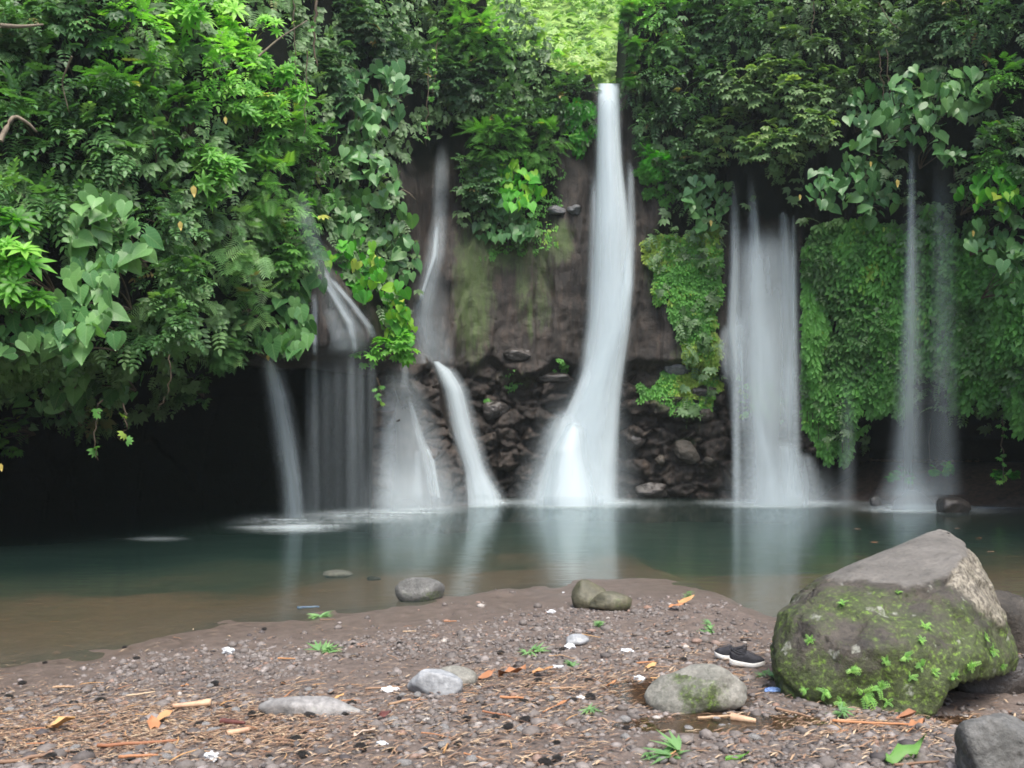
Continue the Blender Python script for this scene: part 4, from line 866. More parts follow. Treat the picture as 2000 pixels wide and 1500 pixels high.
def foam(px0, px1, py0, py1, dens, parent, base, z=.012, sharp=2.6):
    """a drift of foam on the pool; extents given at the water level"""
    w_ = (px1 - px0) * .12; h_ = (py1 - py0) * .25; px0 -= w_; px1 += w_; py0 = max(py0 - h_, 968); py1 += h_; dens *= 1.15
    pxs = np.linspace(px0, px1, 40); pys = np.linspace(py0, py1, 16); pp, qq = np.meshgrid(pxs, pys)
    Y = (CAMH - z) * FPX / (qq - HORY); V = np.stack([(pp - 1000) / FPX * Y, Y, np.full(Y.shape, z)], -1)
    a = (2 * (pp - px0) / (px1 - px0) - 1) ** 2 + (2 * (qq - py0) / (py1 - py0) - 1) ** 2
    mesh_from('foam', V.reshape(-1, 3) - base, grid_faces(16, 40), M['foam'], parent, {'dens': np.clip(1 - a, 0, 1) ** sharp * dens})
FG = 'waterfalls dropping into the pool'
def fall(px, label):
    b = P(px, 975, 21.0); b[2] = 0; return thing('waterfall', b, label, 'waterfall', FG), b

t, b = fall(1150, 'tallest and whitest waterfall, pouring from the notch under the bright gap')
main = [(163, 1166, 1213, 1.0, 22.4), (182, 1167, 1211, 1.0, 22.0), (250, 1166, 1212, 1.0, 21.9), (320, 1164, 1216, 1, 21.8), (430, 1160, 1230, .95, 21.7), (560, 1156, 1236, .95, 21.6), (640, 1150, 1232, .97, 21.5), (720, 1138, 1220, .98, 21.4), (780, 1115, 1213, 1, 21.3), (850, 1080, 1210, 1, 21.2), (920, 1055, 1208, 1, 21.1), (976, 1040, 1207, 1, 21.0)]
sheet('water_core', main, t, 'core', bulge=.3, base=b, gain=1.7, nu=18)
sheet('water_veil', [(r[0], r[1] - 8, r[2] + 6, r[3] * .55, r[4] - .2) for r in main], t, 'mist', bulge=.35, base=b, fade=(.06, 0))
sheet('water_veil', [(r[0], r[1] - 20, r[2] + 14, r[3] * .28, r[4] - .3) for r in main[3:]], t, 'mist', bulge=.4, base=b, fade=(.2, 0))
sheet('water_strand', [(300, 1212, 1236, .0, 21.9), (330, 1222, 1240, .4, 21.9), (440, 1218, 1246, .5, 21.8), (560, 1205, 1242, .8, 21.4), (640, 1180, 1228, .9, 21.2), (740, 1130, 1200, .8, 21.0), (850, 1085, 1160, .6, 20.9)], t, 'strand', bulge=.15, base=b, fade=(.1, .2))
sheet('water_strand', [(330, 1150, 1172, .4, 21.9), (480, 1146, 1176, .4, 21.8), (640, 1140, 1172, .4, 21.6), (760, 1120, 1160, .4, 21.3)], t, 'strand', bulge=.15, base=b, fade=(.15, .2))
sheet('water_veil', [(790, 1092, 1120, .3, 21.1), (810, 1072, 1132, .6, 21.0), (850, 1046, 1150, .5, 20.9), (910, 1030, 1160, .5, 20.8), (976, 1012, 1170, .6, 20.6)], t, 'mist', bulge=.6, base=b, fade=(.22, 0))
sheet('splash', [(812, 1104, 1136, .4, 20.9), (836, 1090, 1152, .9, 20.8), (880, 1066, 1160, .8, 20.6), (976, 1040, 1190, .9, 20.3)], t, 'mist', bulge=.7, base=b, fade=(.2, 0), gain=1.3)
sheet('splash', [(905, 1010, 1225, 0, 20.5), (945, 1010, 1222, .25, 20.4), (978, 1000, 1240, .6, 20.2)], t, 'mist', bulge=.3, base=b)
sheet('splash', [(740, 1060, 1240, 0, 20.6), (860, 1020, 1250, .2, 20.4), (978, 980, 1270, .4, 20.1)], t, 'mist', bulge=.3, base=b)
foam(1000, 1250, 968, 988, 1.1, t, b); foam(940, 1320, 966, 992, .45, t, b)

t, b = fall(1490, 'broad curtain waterfall between the green wall and the hanging ivy')
cur = [(430, 1426, 1562, .10, 21.0), (480, 1424, 1562, .26, 20.95), (640, 1416, 1566, .36, 20.8), (720, 1414, 1568, .36, 20.7), (850, 1428, 1568, .28, 20.5), (976, 1430, 1575, .34, 20.3)]
sheet('water_veil', cur, t, 'veil', bulge=.35, base=b, gain=.8, fade=(.12, 0), nu=20)
sheet('water_veil', [(r[0], r[1] - 2, r[2] + 4, r[3] * 1.0, r[4] - .12) for r in cur], t, 'mist', bulge=.35, base=b, fade=(.15, 0), gain=1.25)
sheet('water_veil', [(r[0], r[1] - 8, r[2] + 8, r[3] * .5, r[4] - .25) for r in cur], t, 'mist', bulge=.35, base=b, fade=(.2, 0))
for pts in [[(330, 1426, 1440, .14), (440, 1422, 1450, .35), (520, 1424, 1448, .5), (640, 1416, 1450, .5), (760, 1424, 1450, .3), (976, 1426, 1450, .2)], [(310, 1454, 1468, .15), (400, 1458, 1484, .35), (520, 1460, 1494, .6), (640, 1462, 1496, .4), (860, 1462, 1500, .3), (976, 1462, 1500, .2)],
            [(320, 1526, 1538, .14), (430, 1518, 1545, .35), (520, 1516, 1560, .6), (700, 1516, 1562, .5), (850, 1520, 1566, .3), (976, 1522, 1570, .3)], [(360, 1545, 1556, .12), (470, 1542, 1558, .35), (700, 1540, 1562, .3), (976, 1545, 1570, .2)],
            [(610, 1432, 1462, .5), (640, 1424, 1464, .45), (720, 1424, 1456, .2), (800, 1426, 1452, .1)], [(615, 1480, 1505, .45), (660, 1474, 1510, .4), (760, 1472, 1505, .2), (830, 1475, 1500, .1)], [(700, 1522, 1552, .4), (730, 1516, 1560, .35), (850, 1516, 1562, .2)],
            [(628, 1408, 1430, .3), (680, 1398, 1432, .3), (760, 1410, 1436, .12)], [(655, 1442, 1452, .5), (760, 1444, 1456, .35), (860, 1446, 1458, .2)], [(655, 1498, 1506, .6), (700, 1500, 1510, .5), (780, 1498, 1508, .25)],
            [(805, 1462, 1482, .35), (850, 1474, 1502, .5), (910, 1490, 1518, .5), (976, 1496, 1524, .5)], [(740, 1424, 1446, .2), (830, 1428, 1450, .2), (976, 1426, 1452, .2)], [(856, 1512, 1550, .3), (872, 1500, 1566, .5), (920, 1502, 1580, .5), (976, 1500, 1592, .6)], [(880, 1552, 1582, .25), (900, 1548, 1598, .35), (976, 1545, 1622, .4)]]:
    st = [(r[0], r[1], r[2], r[3], float(np.interp(r[0], [330, 440, 640, 850, 976], [20.7, 20.9, 20.6, 20.3, 20.0]))) for r in pts]
    sheet('water_strand', st, t, 'strand', bulge=.12, base=b, fade=(.18, 0 if st[-1][0] > 900 else .3), nu=9)
sheet('splash', [(900, 1400, 1640, 0, 20.1), (978, 1390, 1680, .35, 19.8)], t, 'mist', bulge=.3, base=b)
foam(1370, 1680, 971, 990, .85, t, b); foam(1330, 1720, 968, 992, .3, t, b)

t, b = fall(1780, 'thin straight waterfall in front of the ivy, the brighter of two')
sheet('water_veil', [(250, 1772, 1792, .14, 18.6), (400, 1770, 1792, .3, 18.6), (600, 1760, 1800, .34, 18.7), (800, 1748, 1806, .32, 18.9), (968, 1732, 1814, .32, 19.1)], t, 'mist', bulge=.15, base=b, fade=(.12, 0), gain=1.1)
sheet('water_strand', [(340, 1772, 1788, .12, 18.6), (500, 1768, 1790, .16, 18.6), (700, 1760, 1786, .12, 18.7)], t, 'strand', bulge=.1, base=b, fade=(.3, .3))
sheet('water_veil', [(320, 1762, 1806, .08, 18.6), (600, 1752, 1818, .16, 18.7), (800, 1736, 1824, .2, 18.8), (968, 1712, 1840, .28, 19.0)], t, 'mist', bulge=.2, base=b, fade=(.3, 0))
sheet('splash', [(900, 1730, 1820, 0, 19.3), (950, 1710, 1860, .3, 19.1), (984, 1690, 1890, .5, 18.9)], t, 'mist', bulge=.3, base=b)
foam(1670, 1880, 978, 1000, 1.0, t, b); foam(1620, 2040, 975, 1003, .35, t, b)
t, b = fall(1840, 'faint thin waterfall nearest the frame edge, barely visible')
sheet('water_veil', [(270, 1818, 1860, .1, 18.5), (500, 1812, 1878, .17, 18.5), (800, 1806, 1880, .22, 18.7), (966, 1798, 1890, .26, 18.9)], t, 'mist', bulge=.15, base=b, fade=(.2, 0))
sheet('water_veil', [(700, 1640, 1670, .0, 19.8), (850, 1636, 1676, .12, 19.8), (970, 1630, 1680, .16, 19.8)], t, 'mist', bulge=.15, base=b, fade=(.3, 0))

t, b = fall(900, 'two-step waterfall sliding behind the rock ridge and out below it')
up = [(265, 852, 876, .1), (330, 844, 880, .3), (430, 838, 878, .4), (500, 826, 874, .4), (560, 812, 862, .4), (620, 798, 850, .4), (710, 805, 870, .3)]
sheet('water_veil', up, t, 'strand', bulge=.05, base=b, fade=(.15, 0), gain=.9)
sheet('water_strand', [(420, 850, 862, .4), (500, 842, 856, .7), (560, 824, 836, .6), (610, 806, 818, .5)], t, 'strand', bulge=.05, base=b, fade=(.2, .2), nu=6, Yoff=.05)
sheet('water_veil', [(520, 815, 885, .12), (620, 795, 880, .2), (720, 835, 900, .25)], t, 'mist', bulge=.05, base=b, fade=(.2, .1))
lowf = [(706, 842, 856, .7, 21.0), (720, 850, 880, .85, 20.8), (760, 868, 905, .85, 20.6), (850, 884, 928, .8, 20.4), (920, 905, 950, .8, 20.2), (976, 905, 985, .9, 20.0)]
sheet('water_core', lowf, t, 'core', bulge=.12, base=b, gain=.9)
sheet('water_veil', [(r[0], r[1] - 10, r[2] + 16, r[3] * .5, r[4] - .15) for r in lowf], t, 'mist', bulge=.15, base=b, fade=(.1, 0))
foam(880, 1010, 972, 990, .9, t, b)

t, b = fall(800, 'spreading veil of water running down the rock ridge')
sheet('water_veil', [(690, 735, 800, .05), (760, 730, 836, .3), (860, 722, 876, .38), (976, 714, 900, .45)], t, 'mist', bulge=.1, base=b, fade=(.25, 0), nu=20, gain=1.1)
sheet('water_veil', [(735, 740, 772, .12), (850, 736, 782, .25), (985, 726, 792, .3)], t, 'mist', bulge=.08, base=b, fade=(.3, 0), Yoff=.1)
sheet('splash', [(880, 690, 930, 0, 18.6), (990, 680, 960, .38, 18.3)], t, 'mist', bulge=.2, base=b)
for st in ([(765, 792, 800, .5), (800, 798, 812, .4), (850, 806, 830, .4), (900, 820, 850, .4), (976, 838, 862, .35)], [(865, 822, 836, .4), (900, 838, 852, .55), (976, 852, 864, .5)], [(640, 800, 806, .3), (700, 782, 800, .25), (760, 780, 800, .25)], [(875, 806, 825, .3), (976, 800, 830, .3)]):
    sheet('water_strand', st, t, 'strand', bulge=.03, base=b, fade=(.15, .05), nu=7, Yoff=.08)
foam(700, 900, 985, 1008, .75, t, b); foam(600, 880, 993, 1018, .5, t, b)

t, b = fall(660, 'cascade of fine strands over the dark wet rock mound')
for st in ([(545, 622, 636, .5), (590, 650, 668, .5), (630, 672, 694, .6), (670, 684, 700, .6), (700, 684, 700, .35)], [(540, 634, 650, .5), (590, 676, 694, .5), (640, 712, 734, .45), (665, 722, 740, .3)],
           [(520, 622, 640, .4), (560, 636, 655, .5), (610, 660, 690, .3), (650, 690, 715, .25)], [(570, 604, 620, .3), (600, 606, 624, .4), (640, 606, 622, .5), (700, 608, 622, .35)], [(600, 625, 655, .15), (650, 640, 680, .2), (690, 650, 690, .2)]):
    sheet('water_strand', st, t, 'strand', bulge=.03, base=b, fade=(.12, .12), nu=7, Yoff=.05)
sheet('water_veil', [(370, 566, 600, .1, 15.1), (440, 574, 622, .26, 15.2), (500, 596, 646, .3, 15.5), (570, 618, 672, .3, 16.2)], t, 'mist', bulge=.1, base=b, fade=(.2, .15))
for (x0, x1, y0, d_) in [(602, 624, 660, .3), (618, 650, 690, .1), (646, 672, 690, .08), (674, 698, 680, .24), (692, 716, 690, .16), (594, 606, 690, .12), (712, 738, 690, .14)]:
    sheet('water_strand', [(y0, x0, x1, d_, 17.3), (850, x0 - 2, x1 + 3, d_ * .8, 17.5), (1003, x0 - 4, x1 + 5, d_ * .6, 17.8)], t, 'strand', bulge=.04, base=b, fade=(.15, 0), nu=6)
sheet('water_veil', [(670, 600, 735, .0, 17.2), (760, 594, 736, .10, 17.3), (1003, 586, 732, .07, 17.8)], t, 'mist', bulge=.1, base=b)
foam(560, 820, 996, 1014, .45, t, b)
sheet('water_veil', [(535, 612, 650, .1, 16.4), (580, 618, 690, .3, 16.6), (640, 612, 728, .3, 17.0), (700, 606, 738, .2, 17.1)], t, 'mist', bulge=.2, base=b, fade=(.2, .2))

t, b = fall(560, 'slanting jet of water crossing in front of the black cave')
jet = [(694, 512, 530, .6, 15.9), (720, 514, 546, .55, 15.9), (780, 522, 566, .5, 16.0), (860, 534, 582, .5, 16.3), (940, 548, 594, .5, 16.6), (1012, 552, 602, .5, 16.9)]
sheet('water_core', jet, t, 'mist', bulge=.1, base=b, fade=(.06, 0))
sheet('water_veil', [(r[0], r[1] - 14, r[2] + 14, r[3] * .45, r[4] - .1) for r in jet], t, 'mist', bulge=.1, base=b, fade=(.1, 0))
foam(440, 700, 1004, 1040, .5, t, b); foam(520, 640, 1012, 1036, .6, t, b); foam(480, 860, 1000, 1022, .35, t, b); foam(240, 370, 1047, 1057, .16, t, b)

# ------------------------------------------------------------------ rocks
def ico(sub):
    bm = bmesh.new(); bmesh.ops.create_icosphere(bm, subdivisions=sub, radius=1)
    V = np.array([v.co[:] for v in bm.verts]); F = np.array([[v.index for v in f.verts] for f in bm.faces]); bm.free(); return V, F
ICO = {k: ico(k) for k in (1, 2, 3, 4, 5, 6)}
def facet_rock(dims, seed, sub=4, planes=14, rough=.05, sharp=14, flat=.0):
    r = np.random.default_rng(seed); V, F = ICO[sub]; V = V.copy()
    n = norm(r.normal(size=(planes, 3))); d = r.uniform(.72, 1.0, planes)
    dots = np.maximum(V @ n.T, 1e-3); rad = d / dots; rad = -np.log(np.exp(-sharp * np.minimum(rad, 3)).sum(1) + math.exp(-sharp * 1.1)) / sharp
    V = V * rad[:, None]
    V = V * (1 + rough * (fbm(V * 2.3 + seed, 4, seed % 90) - .5) * 2 + rough * .5 * (fbm(V * 9 + seed, 3, 3) - .5))[:, None]
    return V * np.array(dims), F
def rock(px, py_base, w_px, h_px, label, m, seed, depth=1.0, sub=4, rough=.08, planes=12, rot=0, name='rock', sink=.25, moss=None, Y=None, z0=None, group=None, cat='rock', sharp=14, loc=None):
    if loc is None:
        g = G(px, py_base) if Y is None else np.array([(px - 1000) / FPX * Y, Y, z0])
        w = w_px / FPX * g[1] / 2; h = h_px / FPX * g[1]
    hz = h / (2 - 2 * sink) ; V, F = facet_rock((w * 1.08, w * depth, hz), seed, sub, planes, rough, sharp)
    c, s = math.cos(rot), math.sin(rot); V = np.stack([V[:, 0] * c - V[:, 1] * s, V[:, 0] * s + V[:, 1] * c, V[:, 2]], -1)
    V[:, 2] += hz * (1 - 2 * sink)
    up = sstep(V[:, 2] / max(h, 1e-3), .0, .9)
    mo = np.zeros(len(V)) if moss is None else moss(V / np.array([w, w * depth, h]))
    o = mesh_from(name, V, F, m, attrs={'moss': mo, 'lichen': up, 'pale': up * 0, 'speck': up * 0}); o.location = (g[0], g[1] + w * depth * .7, g[2])
    return tag(o, label, cat, group)
M['boulder'] = rock_mat('mossy_boulder', (.024, .02, .015), (.072, .060, .047), lich=.7, bump=1.0, scale=3.6)
M['greyrock'] = rock_mat('grey_rock', (.15, .145, .14), (.27, .26, .25), lich=.5)
M['greenrock'] = rock_mat('green_grey_rock', (.12, .12, .10), (.24, .23, .2), lich=.5, scale=5)
M['darkrock'] = rock_mat('dark_wet_rock', (.014, .012, .011), (.05, .043, .039), rough=.35, bump=1.0)
M['slate'] = rock_mat('blue_grey_stone', (.2, .21, .22), (.33, .34, .35), rough=.55, bump=.3)
M['cornerrock'] = rock_mat('dull_grey_rock', (.055, .055, .05), (.15, .148, .14), lich=.5, scale=4, bump=.9)
M['slatedark'] = rock_mat('wet_slate', (.06, .062, .065), (.13, .13, .135), rough=.35)
M['olivrock'] = rock_mat('olive_stone', (.05, .05, .03), (.12, .11, .07), rough=.6)

def boulder():
    # silhouette and ridge points read off the photo, each with its own depth
    pts = [(1506, 1230, 4.9), (1512, 1192, 5.0), (1545, 1174, 5.1), (1572, 1142, 5.25), (1630, 1118, 5.5), (1680, 1097, 5.7), (1722, 1088, 5.75), (1836, 1031, 5.8), (1848, 1034, 5.8), (1882, 1055, 5.65), (1905, 1085, 5.5), (1938, 1140, 5.3), (1956, 1205, 5.0), (1984, 1250, 4.9), (1997, 1288, 4.85), (1990, 1318, 4.85),
           (1520, 1290, 4.6), (1528, 1412, 4.5), (1620, 1425, 4.36), (1700, 1428, 4.33), (1820, 1425, 4.34), (1868, 1350, 4.5), (1960, 1326, 4.7),
           (1632, 1130, 5.02), (1695, 1137, 4.9), (1770, 1146, 4.75), (1852, 1126, 4.78), (1880, 1092, 5.0), (1950, 1215, 4.78), (1905, 1180, 4.68), (1560, 1200, 4.62), (1760, 1260, 4.36), (1660, 1280, 4.36), (1900, 1290, 4.42), (1835, 1340, 4.34)]
    V = [P(*p) for p in pts]
    V += [np.array([(px - 1000) / FPX * y, y, z]) for px, y, z in [(1560, 5.7, 0.0), (1700, 6.0, 0.0), (1790, 5.7, 0.0), (1890, 5.6, .42), (1950, 5.5, .4), (1680, 6.1, .5), (1850, 6.1, .6), (1790, 4.45, -.12), (1540, 4.6, -.12), (1600, 6.0, .3)]]
    bm = bmesh.new()
    for v in V: bm.verts.new(tuple(v))
    bmesh.ops.convex_hull(bm, input=bm.verts)
    for v in [v for v in bm.verts if not v.link_faces]: bm.verts.remove(v)
    bmesh.ops.triangulate(bm, faces=bm.faces)
    for _ in range(6):
        es = [e for e in bm.edges if e.calc_length() > .035]
        if not es: break
        bmesh.ops.subdivide_edges(bm, edges=es, cuts=1); bmesh.ops.triangulate(bm, faces=[f for f in bm.faces if len(f.verts) > 3])
    for _ in range(1): bmesh.ops.smooth_vert(bm, verts=bm.verts, factor=.5, use_axis_x=True, use_axis_y=True, use_axis_z=True)
    bm.normal_update()
    Vn = np.array([v.co[:] for v in bm.verts]); Nn = np.array([v.normal[:] for v in bm.verts]); F = np.array([[v.index for v in f.verts] for f in bm.faces]) 
    bm.verts.index_update(); F = np.array([[v.index for v in f.verts] for f in bm.faces]); bm.free()
    px = 1000 + Vn[:, 0] / Vn[:, 1] * FPX; py = HORY - (Vn[:, 2] - CAMH) / Vn[:, 1] * FPX
    line = np.interp(px, [1500, 1625, 1695, 1755, 1769, 1853, 1881], [1100, 1130, 1138, 1142, 1149, 1127, 1092]) + (fbm(Vn * 12, 3, 61) - .5) * 14
    topf = sstep(line - py, -2, 5) * (px < 1888) * (Nn[:, 2] > .1)
    sidef = sstep(px, 1850, 1862) * (1 - topf) * sstep(np.interp(px, [1850, 1880, 1955, 1975], [1140, 1165, 1222, 1200]) + (fbm(Vn * 9, 3, 62) - .5) * 20 - py, -3, 5)
    under = sstep(py - np.interp(px, [1815, 1822, 1850, 1870, 1900, 1995], [1500, 1404, 1368, 1344, 1337, 1318]), -4, 6) * (px > 1812)
    Vn = Vn + np.stack([-.10 * under, .55 * under, .06 * under], -1) * (Vn[:, 1] < 5.0)[:, None]
    f1, f2, idv = cells(Vn * 3.2, 5)
    rough = 1 - .75 * topf
    disp = (fbm(Vn * 2.2, 4, 51) - .5) * .045 + ((idv - .5) * .035 - np.exp(-((f2 - f1) / .03) ** 2) * .022) + (fbm(Vn * 8, 6, 52) - .5) * .06 + (fbm(Vn * 28, 3, 53) - .5) * .014
    Vn = Vn + Nn * (disp * rough)[:, None]
    # ledge under the pale top
    lc = np.exp(-((py - line - 12) / 8.) ** 2) * (Nn[:, 1] < -.3) * (px > 1640) * (px < 1870); Vn = Vn - Nn * (lc * .03)[:, None]
    mo = np.clip(.38 + .18 * sstep(py, 1160, 1200) - topf * .5 + .22 * np.exp(-((py - 1340) / 60.) ** 2) + .3 * np.exp(-(((px - 1660) / 70.) ** 2 + ((py - 1175) / 22.) ** 2)) + .15 * np.exp(-(((px - 1900) / 80) ** 2 + ((py - 1290) / 50) ** 2)) - .3 * np.exp(-(((px - 1660) / 90.) ** 2 + ((py - 1260) / 45.) ** 2)), 0, 1)
    base = np.array([2.3, 5.1, 0.])
    o = mesh_from('boulder', Vn - base, F, M['boulder'], attrs={'moss': mo, 'lichen': (1 - topf) * .9, 'pale': topf * .9, 'speck': sidef * .85}); o.location = base
    tag(o, 'huge angular boulder with mossy flank and bare sloping top, standing on the beach', 'boulder')
    return Vn, Nn
BV, BN = boulder()
# small ferns on the boulder
def fern(pos, nrm, size, label, group, mt='bright', k=7, kind='fern', cat='fern'):
    nrm = norm(np.array(nrm, float)); m = k; a = rng.uniform(0, 6.28, m); t1 = norm(np.cross(nrm, [0, 0, 1.])); t2 = np.cross(nrm, t1)
    d = norm(np.cos(a)[:, None] * t1 + np.sin(a)[:, None] * t2 + nrm * (.35 if cat == 'fern' else .12) + np.array([0, 0, -.15])); nn = norm(nrm * .8 + np.array([0, -.2, .5]) + rng.normal(size=(m, 3)) * .2)
    V, F, tv = scatter(kind, rng.normal(size=(m, 3)) * size * (.07 if cat == 'fern' else .2), d, nn, size * U_(.5, 1.05, m), U_(.2, 1.0, m))
    o = mesh_from('fern' if cat == 'fern' else 'grass_tuft', V, F, M[mt], attrs={'tone': tv}); o.location = tuple(pos); return tag(o, label, cat, group)
FS = [(1688, 1352, .11, 'largest bright fern low on the boulder front'), (1665, 1310, .075, 'fern at the centre of the boulder front'), (1615, 1350, .06, 'fern at the low left corner of the boulder'), (1640, 1368, .06, 'fern close under the centre fern, near the ground'), (1720, 1340, .08, 'fern beside the largest one, towards the dark hollow'),
      (1582, 1252, .05, 'lone fern high on the plain side of the boulder'), (1808, 1225, .06, 'fern below the pale lichen ring of the boulder'), (1795, 1248, .045, 'small fern just under another, mid boulder'), (1770, 1288, .06, 'fern in the middle of the mossy belt'), (1800, 1300, .06, 'fern in the mossy belt next to the overhang'),
      (1822, 1310, .05, 'fern hanging above the boulder overhang'), (1775, 1322, .05, 'fern halfway between overhang and ground'), (1890, 1300, .07, 'fern on the boulder nose above the hollow'), (1935, 1272, .07, 'fern on the outer shoulder of the boulder'), (1920, 1245, .05, 'little fern on the upper shoulder of the boulder'), (1858, 1318, .06, 'fern at the edge of the black hollow'),
      (1750, 1155, .04, 'fern in the crack under the pale top'), (1640, 1175, .05, 'leafy sprig on the mossy ledge under the pale top'), (1955, 1300, .05, 'fern at the tip of the boulder nose'), (1735, 1375, .05, 'tiny fern next to the ground under the boulder'), (1733, 1285, .045, 'small bright sprig mid boulder'), (1570, 1345, .04, 'tiny fern at the corner near the sneakers')]
bpx = 1000 + BV[:, 0] / BV[:, 1] * FPX; bpy_ = HORY - (BV[:, 2] - CAMH) / BV[:, 1] * FPX
for (x, y, s, lab) in FS:
    front = (BN[:, 1] < -.25); d2 = (bpx - x) ** 2 + (bpy_ - y) ** 2 + (~front) * 1e6 + (BV[:, 1] - 4.2) * 60; i = int(np.argmin(d2))
    lab = lab.replace('low left corner', 'low corner'); fern(BV[i] + BN[i] * .008, BN[i], s * .85, lab, 'small ferns growing on the boulder', k=10)

rock(1380, 1395, 196, 84, 'rounded mossy grey rock beside the sneakers and the puddle', M['greenrock'], 21, .75, 5, .10, 18, sink=.3, moss=lambda q: .55 * np.exp(-((q[:, 0] + .15) / .6) ** 2) * (q[:, 2] < .8) + .1, sharp=11)
rock(822, 1176, 98, 50, 'smooth dark rounded stone with a pale top, at the water edge', M['cornerrock'], 33, .8, 5, .03, 20, sink=.22, moss=lambda q: .1 + .3 * (q[:, 2] < .4), sharp=9)
rock(1150, 1188, 62, 52, 'taller mossy half of the pair of olive stones at the water edge', M['olivrock'], 14, .9, 4, .08, 10, sink=.2, moss=lambda q: .35 + 0 * q[:, 0])
rock(1195, 1193, 84, 36, 'low sloping half of the pair of olive stones at the water edge', M['olivrock'], 15, .7, 4, .06, 10, sink=.2, moss=lambda q: .3 + 0 * q[:, 0])
rock(654, 1129, 56, 14, 'low pale pebble hump breaking the pool surface', M['greyrock'], 5, .6, 3, .05)
rock(728, 1134, 26, 8, 'tiny dark stone just awash in the pool', M['darkrock'], 6, .6, 3, .05)
rock(848, 1357, 100, 46, 'pale blue-grey slab half buried in the gravel', M['slate'], 8, .55, 5, .04, 8, sink=.3)
rock(888, 1340, 74, 34, 'greenish grey stone leaning on the blue-grey slab', M['greenrock'], 9, .6, 4, .05, 8, sink=.3, moss=lambda q: .1 + 0 * q[:, 0])
rock(602, 1398, 190, 30, 'wide flat brown-grey slab flush with the gravel', M['greyrock'], 12, .35, 5, .03, 8, sink=.42)
rock(1990, 1540, 190, 135, 'rough grey boulder cut by the lower corner of the picture', M['cornerrock'], 18, .8, 6, .1, 14, sink=.3)
rock(1985, 1300, 110, 140, 'brownish rock standing behind the big boulder', M['boulder'], 19, .8, 5, .08, 12, sink=.2, Y=5.9, z0=.0, moss=lambda q: .1 + 0 * q[:, 0])
rock(1945, 1392, 190, 104, 'near-black rock added as painted shade in the boulder hollow', M['darkrock'], 26, .5, 5, .08, 12, sink=.2, Y=4.95, z0=.02)  # dark filler added to stand in for the hollow's shade
rock(1866, 1000, 62, 32, 'dark wet stone at the foot of the thin falls', M['darkrock'], 27, .8, 4, .08, 8, Y=17.9, z0=-.02, sink=.2)
rock(1712, 978, 24, 20, 'small dark stone where the brighter thin fall lands', M['darkrock'], 28, .8, 3, .08, 8, Y=19.8, z0=0, sink=.2)
rock(1590, 1208, 40, 30, 'small grey rock tucked against the boulder at the water edge', M['greyrock'], 30, .8, 4, .06, 8, Y=5.6, z0=.33, sink=.3)
rock(1128, 1262, 44, 20, 'pale angular stone lying on the open gravel', M['slate'], 41, .8, 3, .06, 7)
# stones lodged in the cliff foot
for i, (x, y, wp, hp, lab, mm) in enumerate([(1086, 418, 34, 20, 'pale wet stone on the ledge beside the tall fall, first of two', 'slatedark'), (1122, 416, 30, 18, 'pale wet stone nearest the tall fall on its ledge', 'slatedark'), (1322, 728, 46, 24, 'shiny wet stone sheltering a black hollow by the green strip', 'slatedark'),
        (1378, 816, 28, 24, 'brown lump of rock below the green strip', 'boulder'), (1340, 895, 56, 40, 'slanting grey-green slab in the dark cliff foot', 'boulder'), (1288, 905, 20, 20, 'small brown rock in the cliff foot beside the tall fall', 'boulder'), (1385, 905, 20, 18, 'small brown rock near the curtain fall foot', 'boulder'),
        (965, 812, 54, 34, 'rounded rock above the pool between the two-step and tall falls', 'darkrock'), (1080, 745, 70, 26, 'dark ledge stone left of the tall fall base', 'darkrock'), (1275, 966, 64, 30, 'low dark rock at the waterline beside the tall fall', 'darkrock'), (1375, 770, 50, 24, 'dark block in the cliff foot under the green strip', 'darkrock'), (1010, 700, 50, 24, 'jutting block at the rim of the lower cliff band', 'darkrock'), (1240, 870, 40, 30, 'dark knob of rock beside the tall fall', 'darkrock')]):
    Y = float(surfY(x, y)); w = wp / FPX * Y / 2; h = hp / FPX * Y / 2
    V, F = facet_rock((w, .2, h), 60 + i, 5, 8, .16, 22); mo = V[:, 0] * 0
    o = mesh_from('rock', V, F, M[mm], attrs={'moss': mo, 'lichen': mo, 'pale': mo, 'speck': mo}); o.location = P(x, y - hp * .3, Y - .02)
    if i == 4: o.rotation_euler = (0, .5, 0)
    tag(o, lab.replace('left of', 'by'), 'rock')

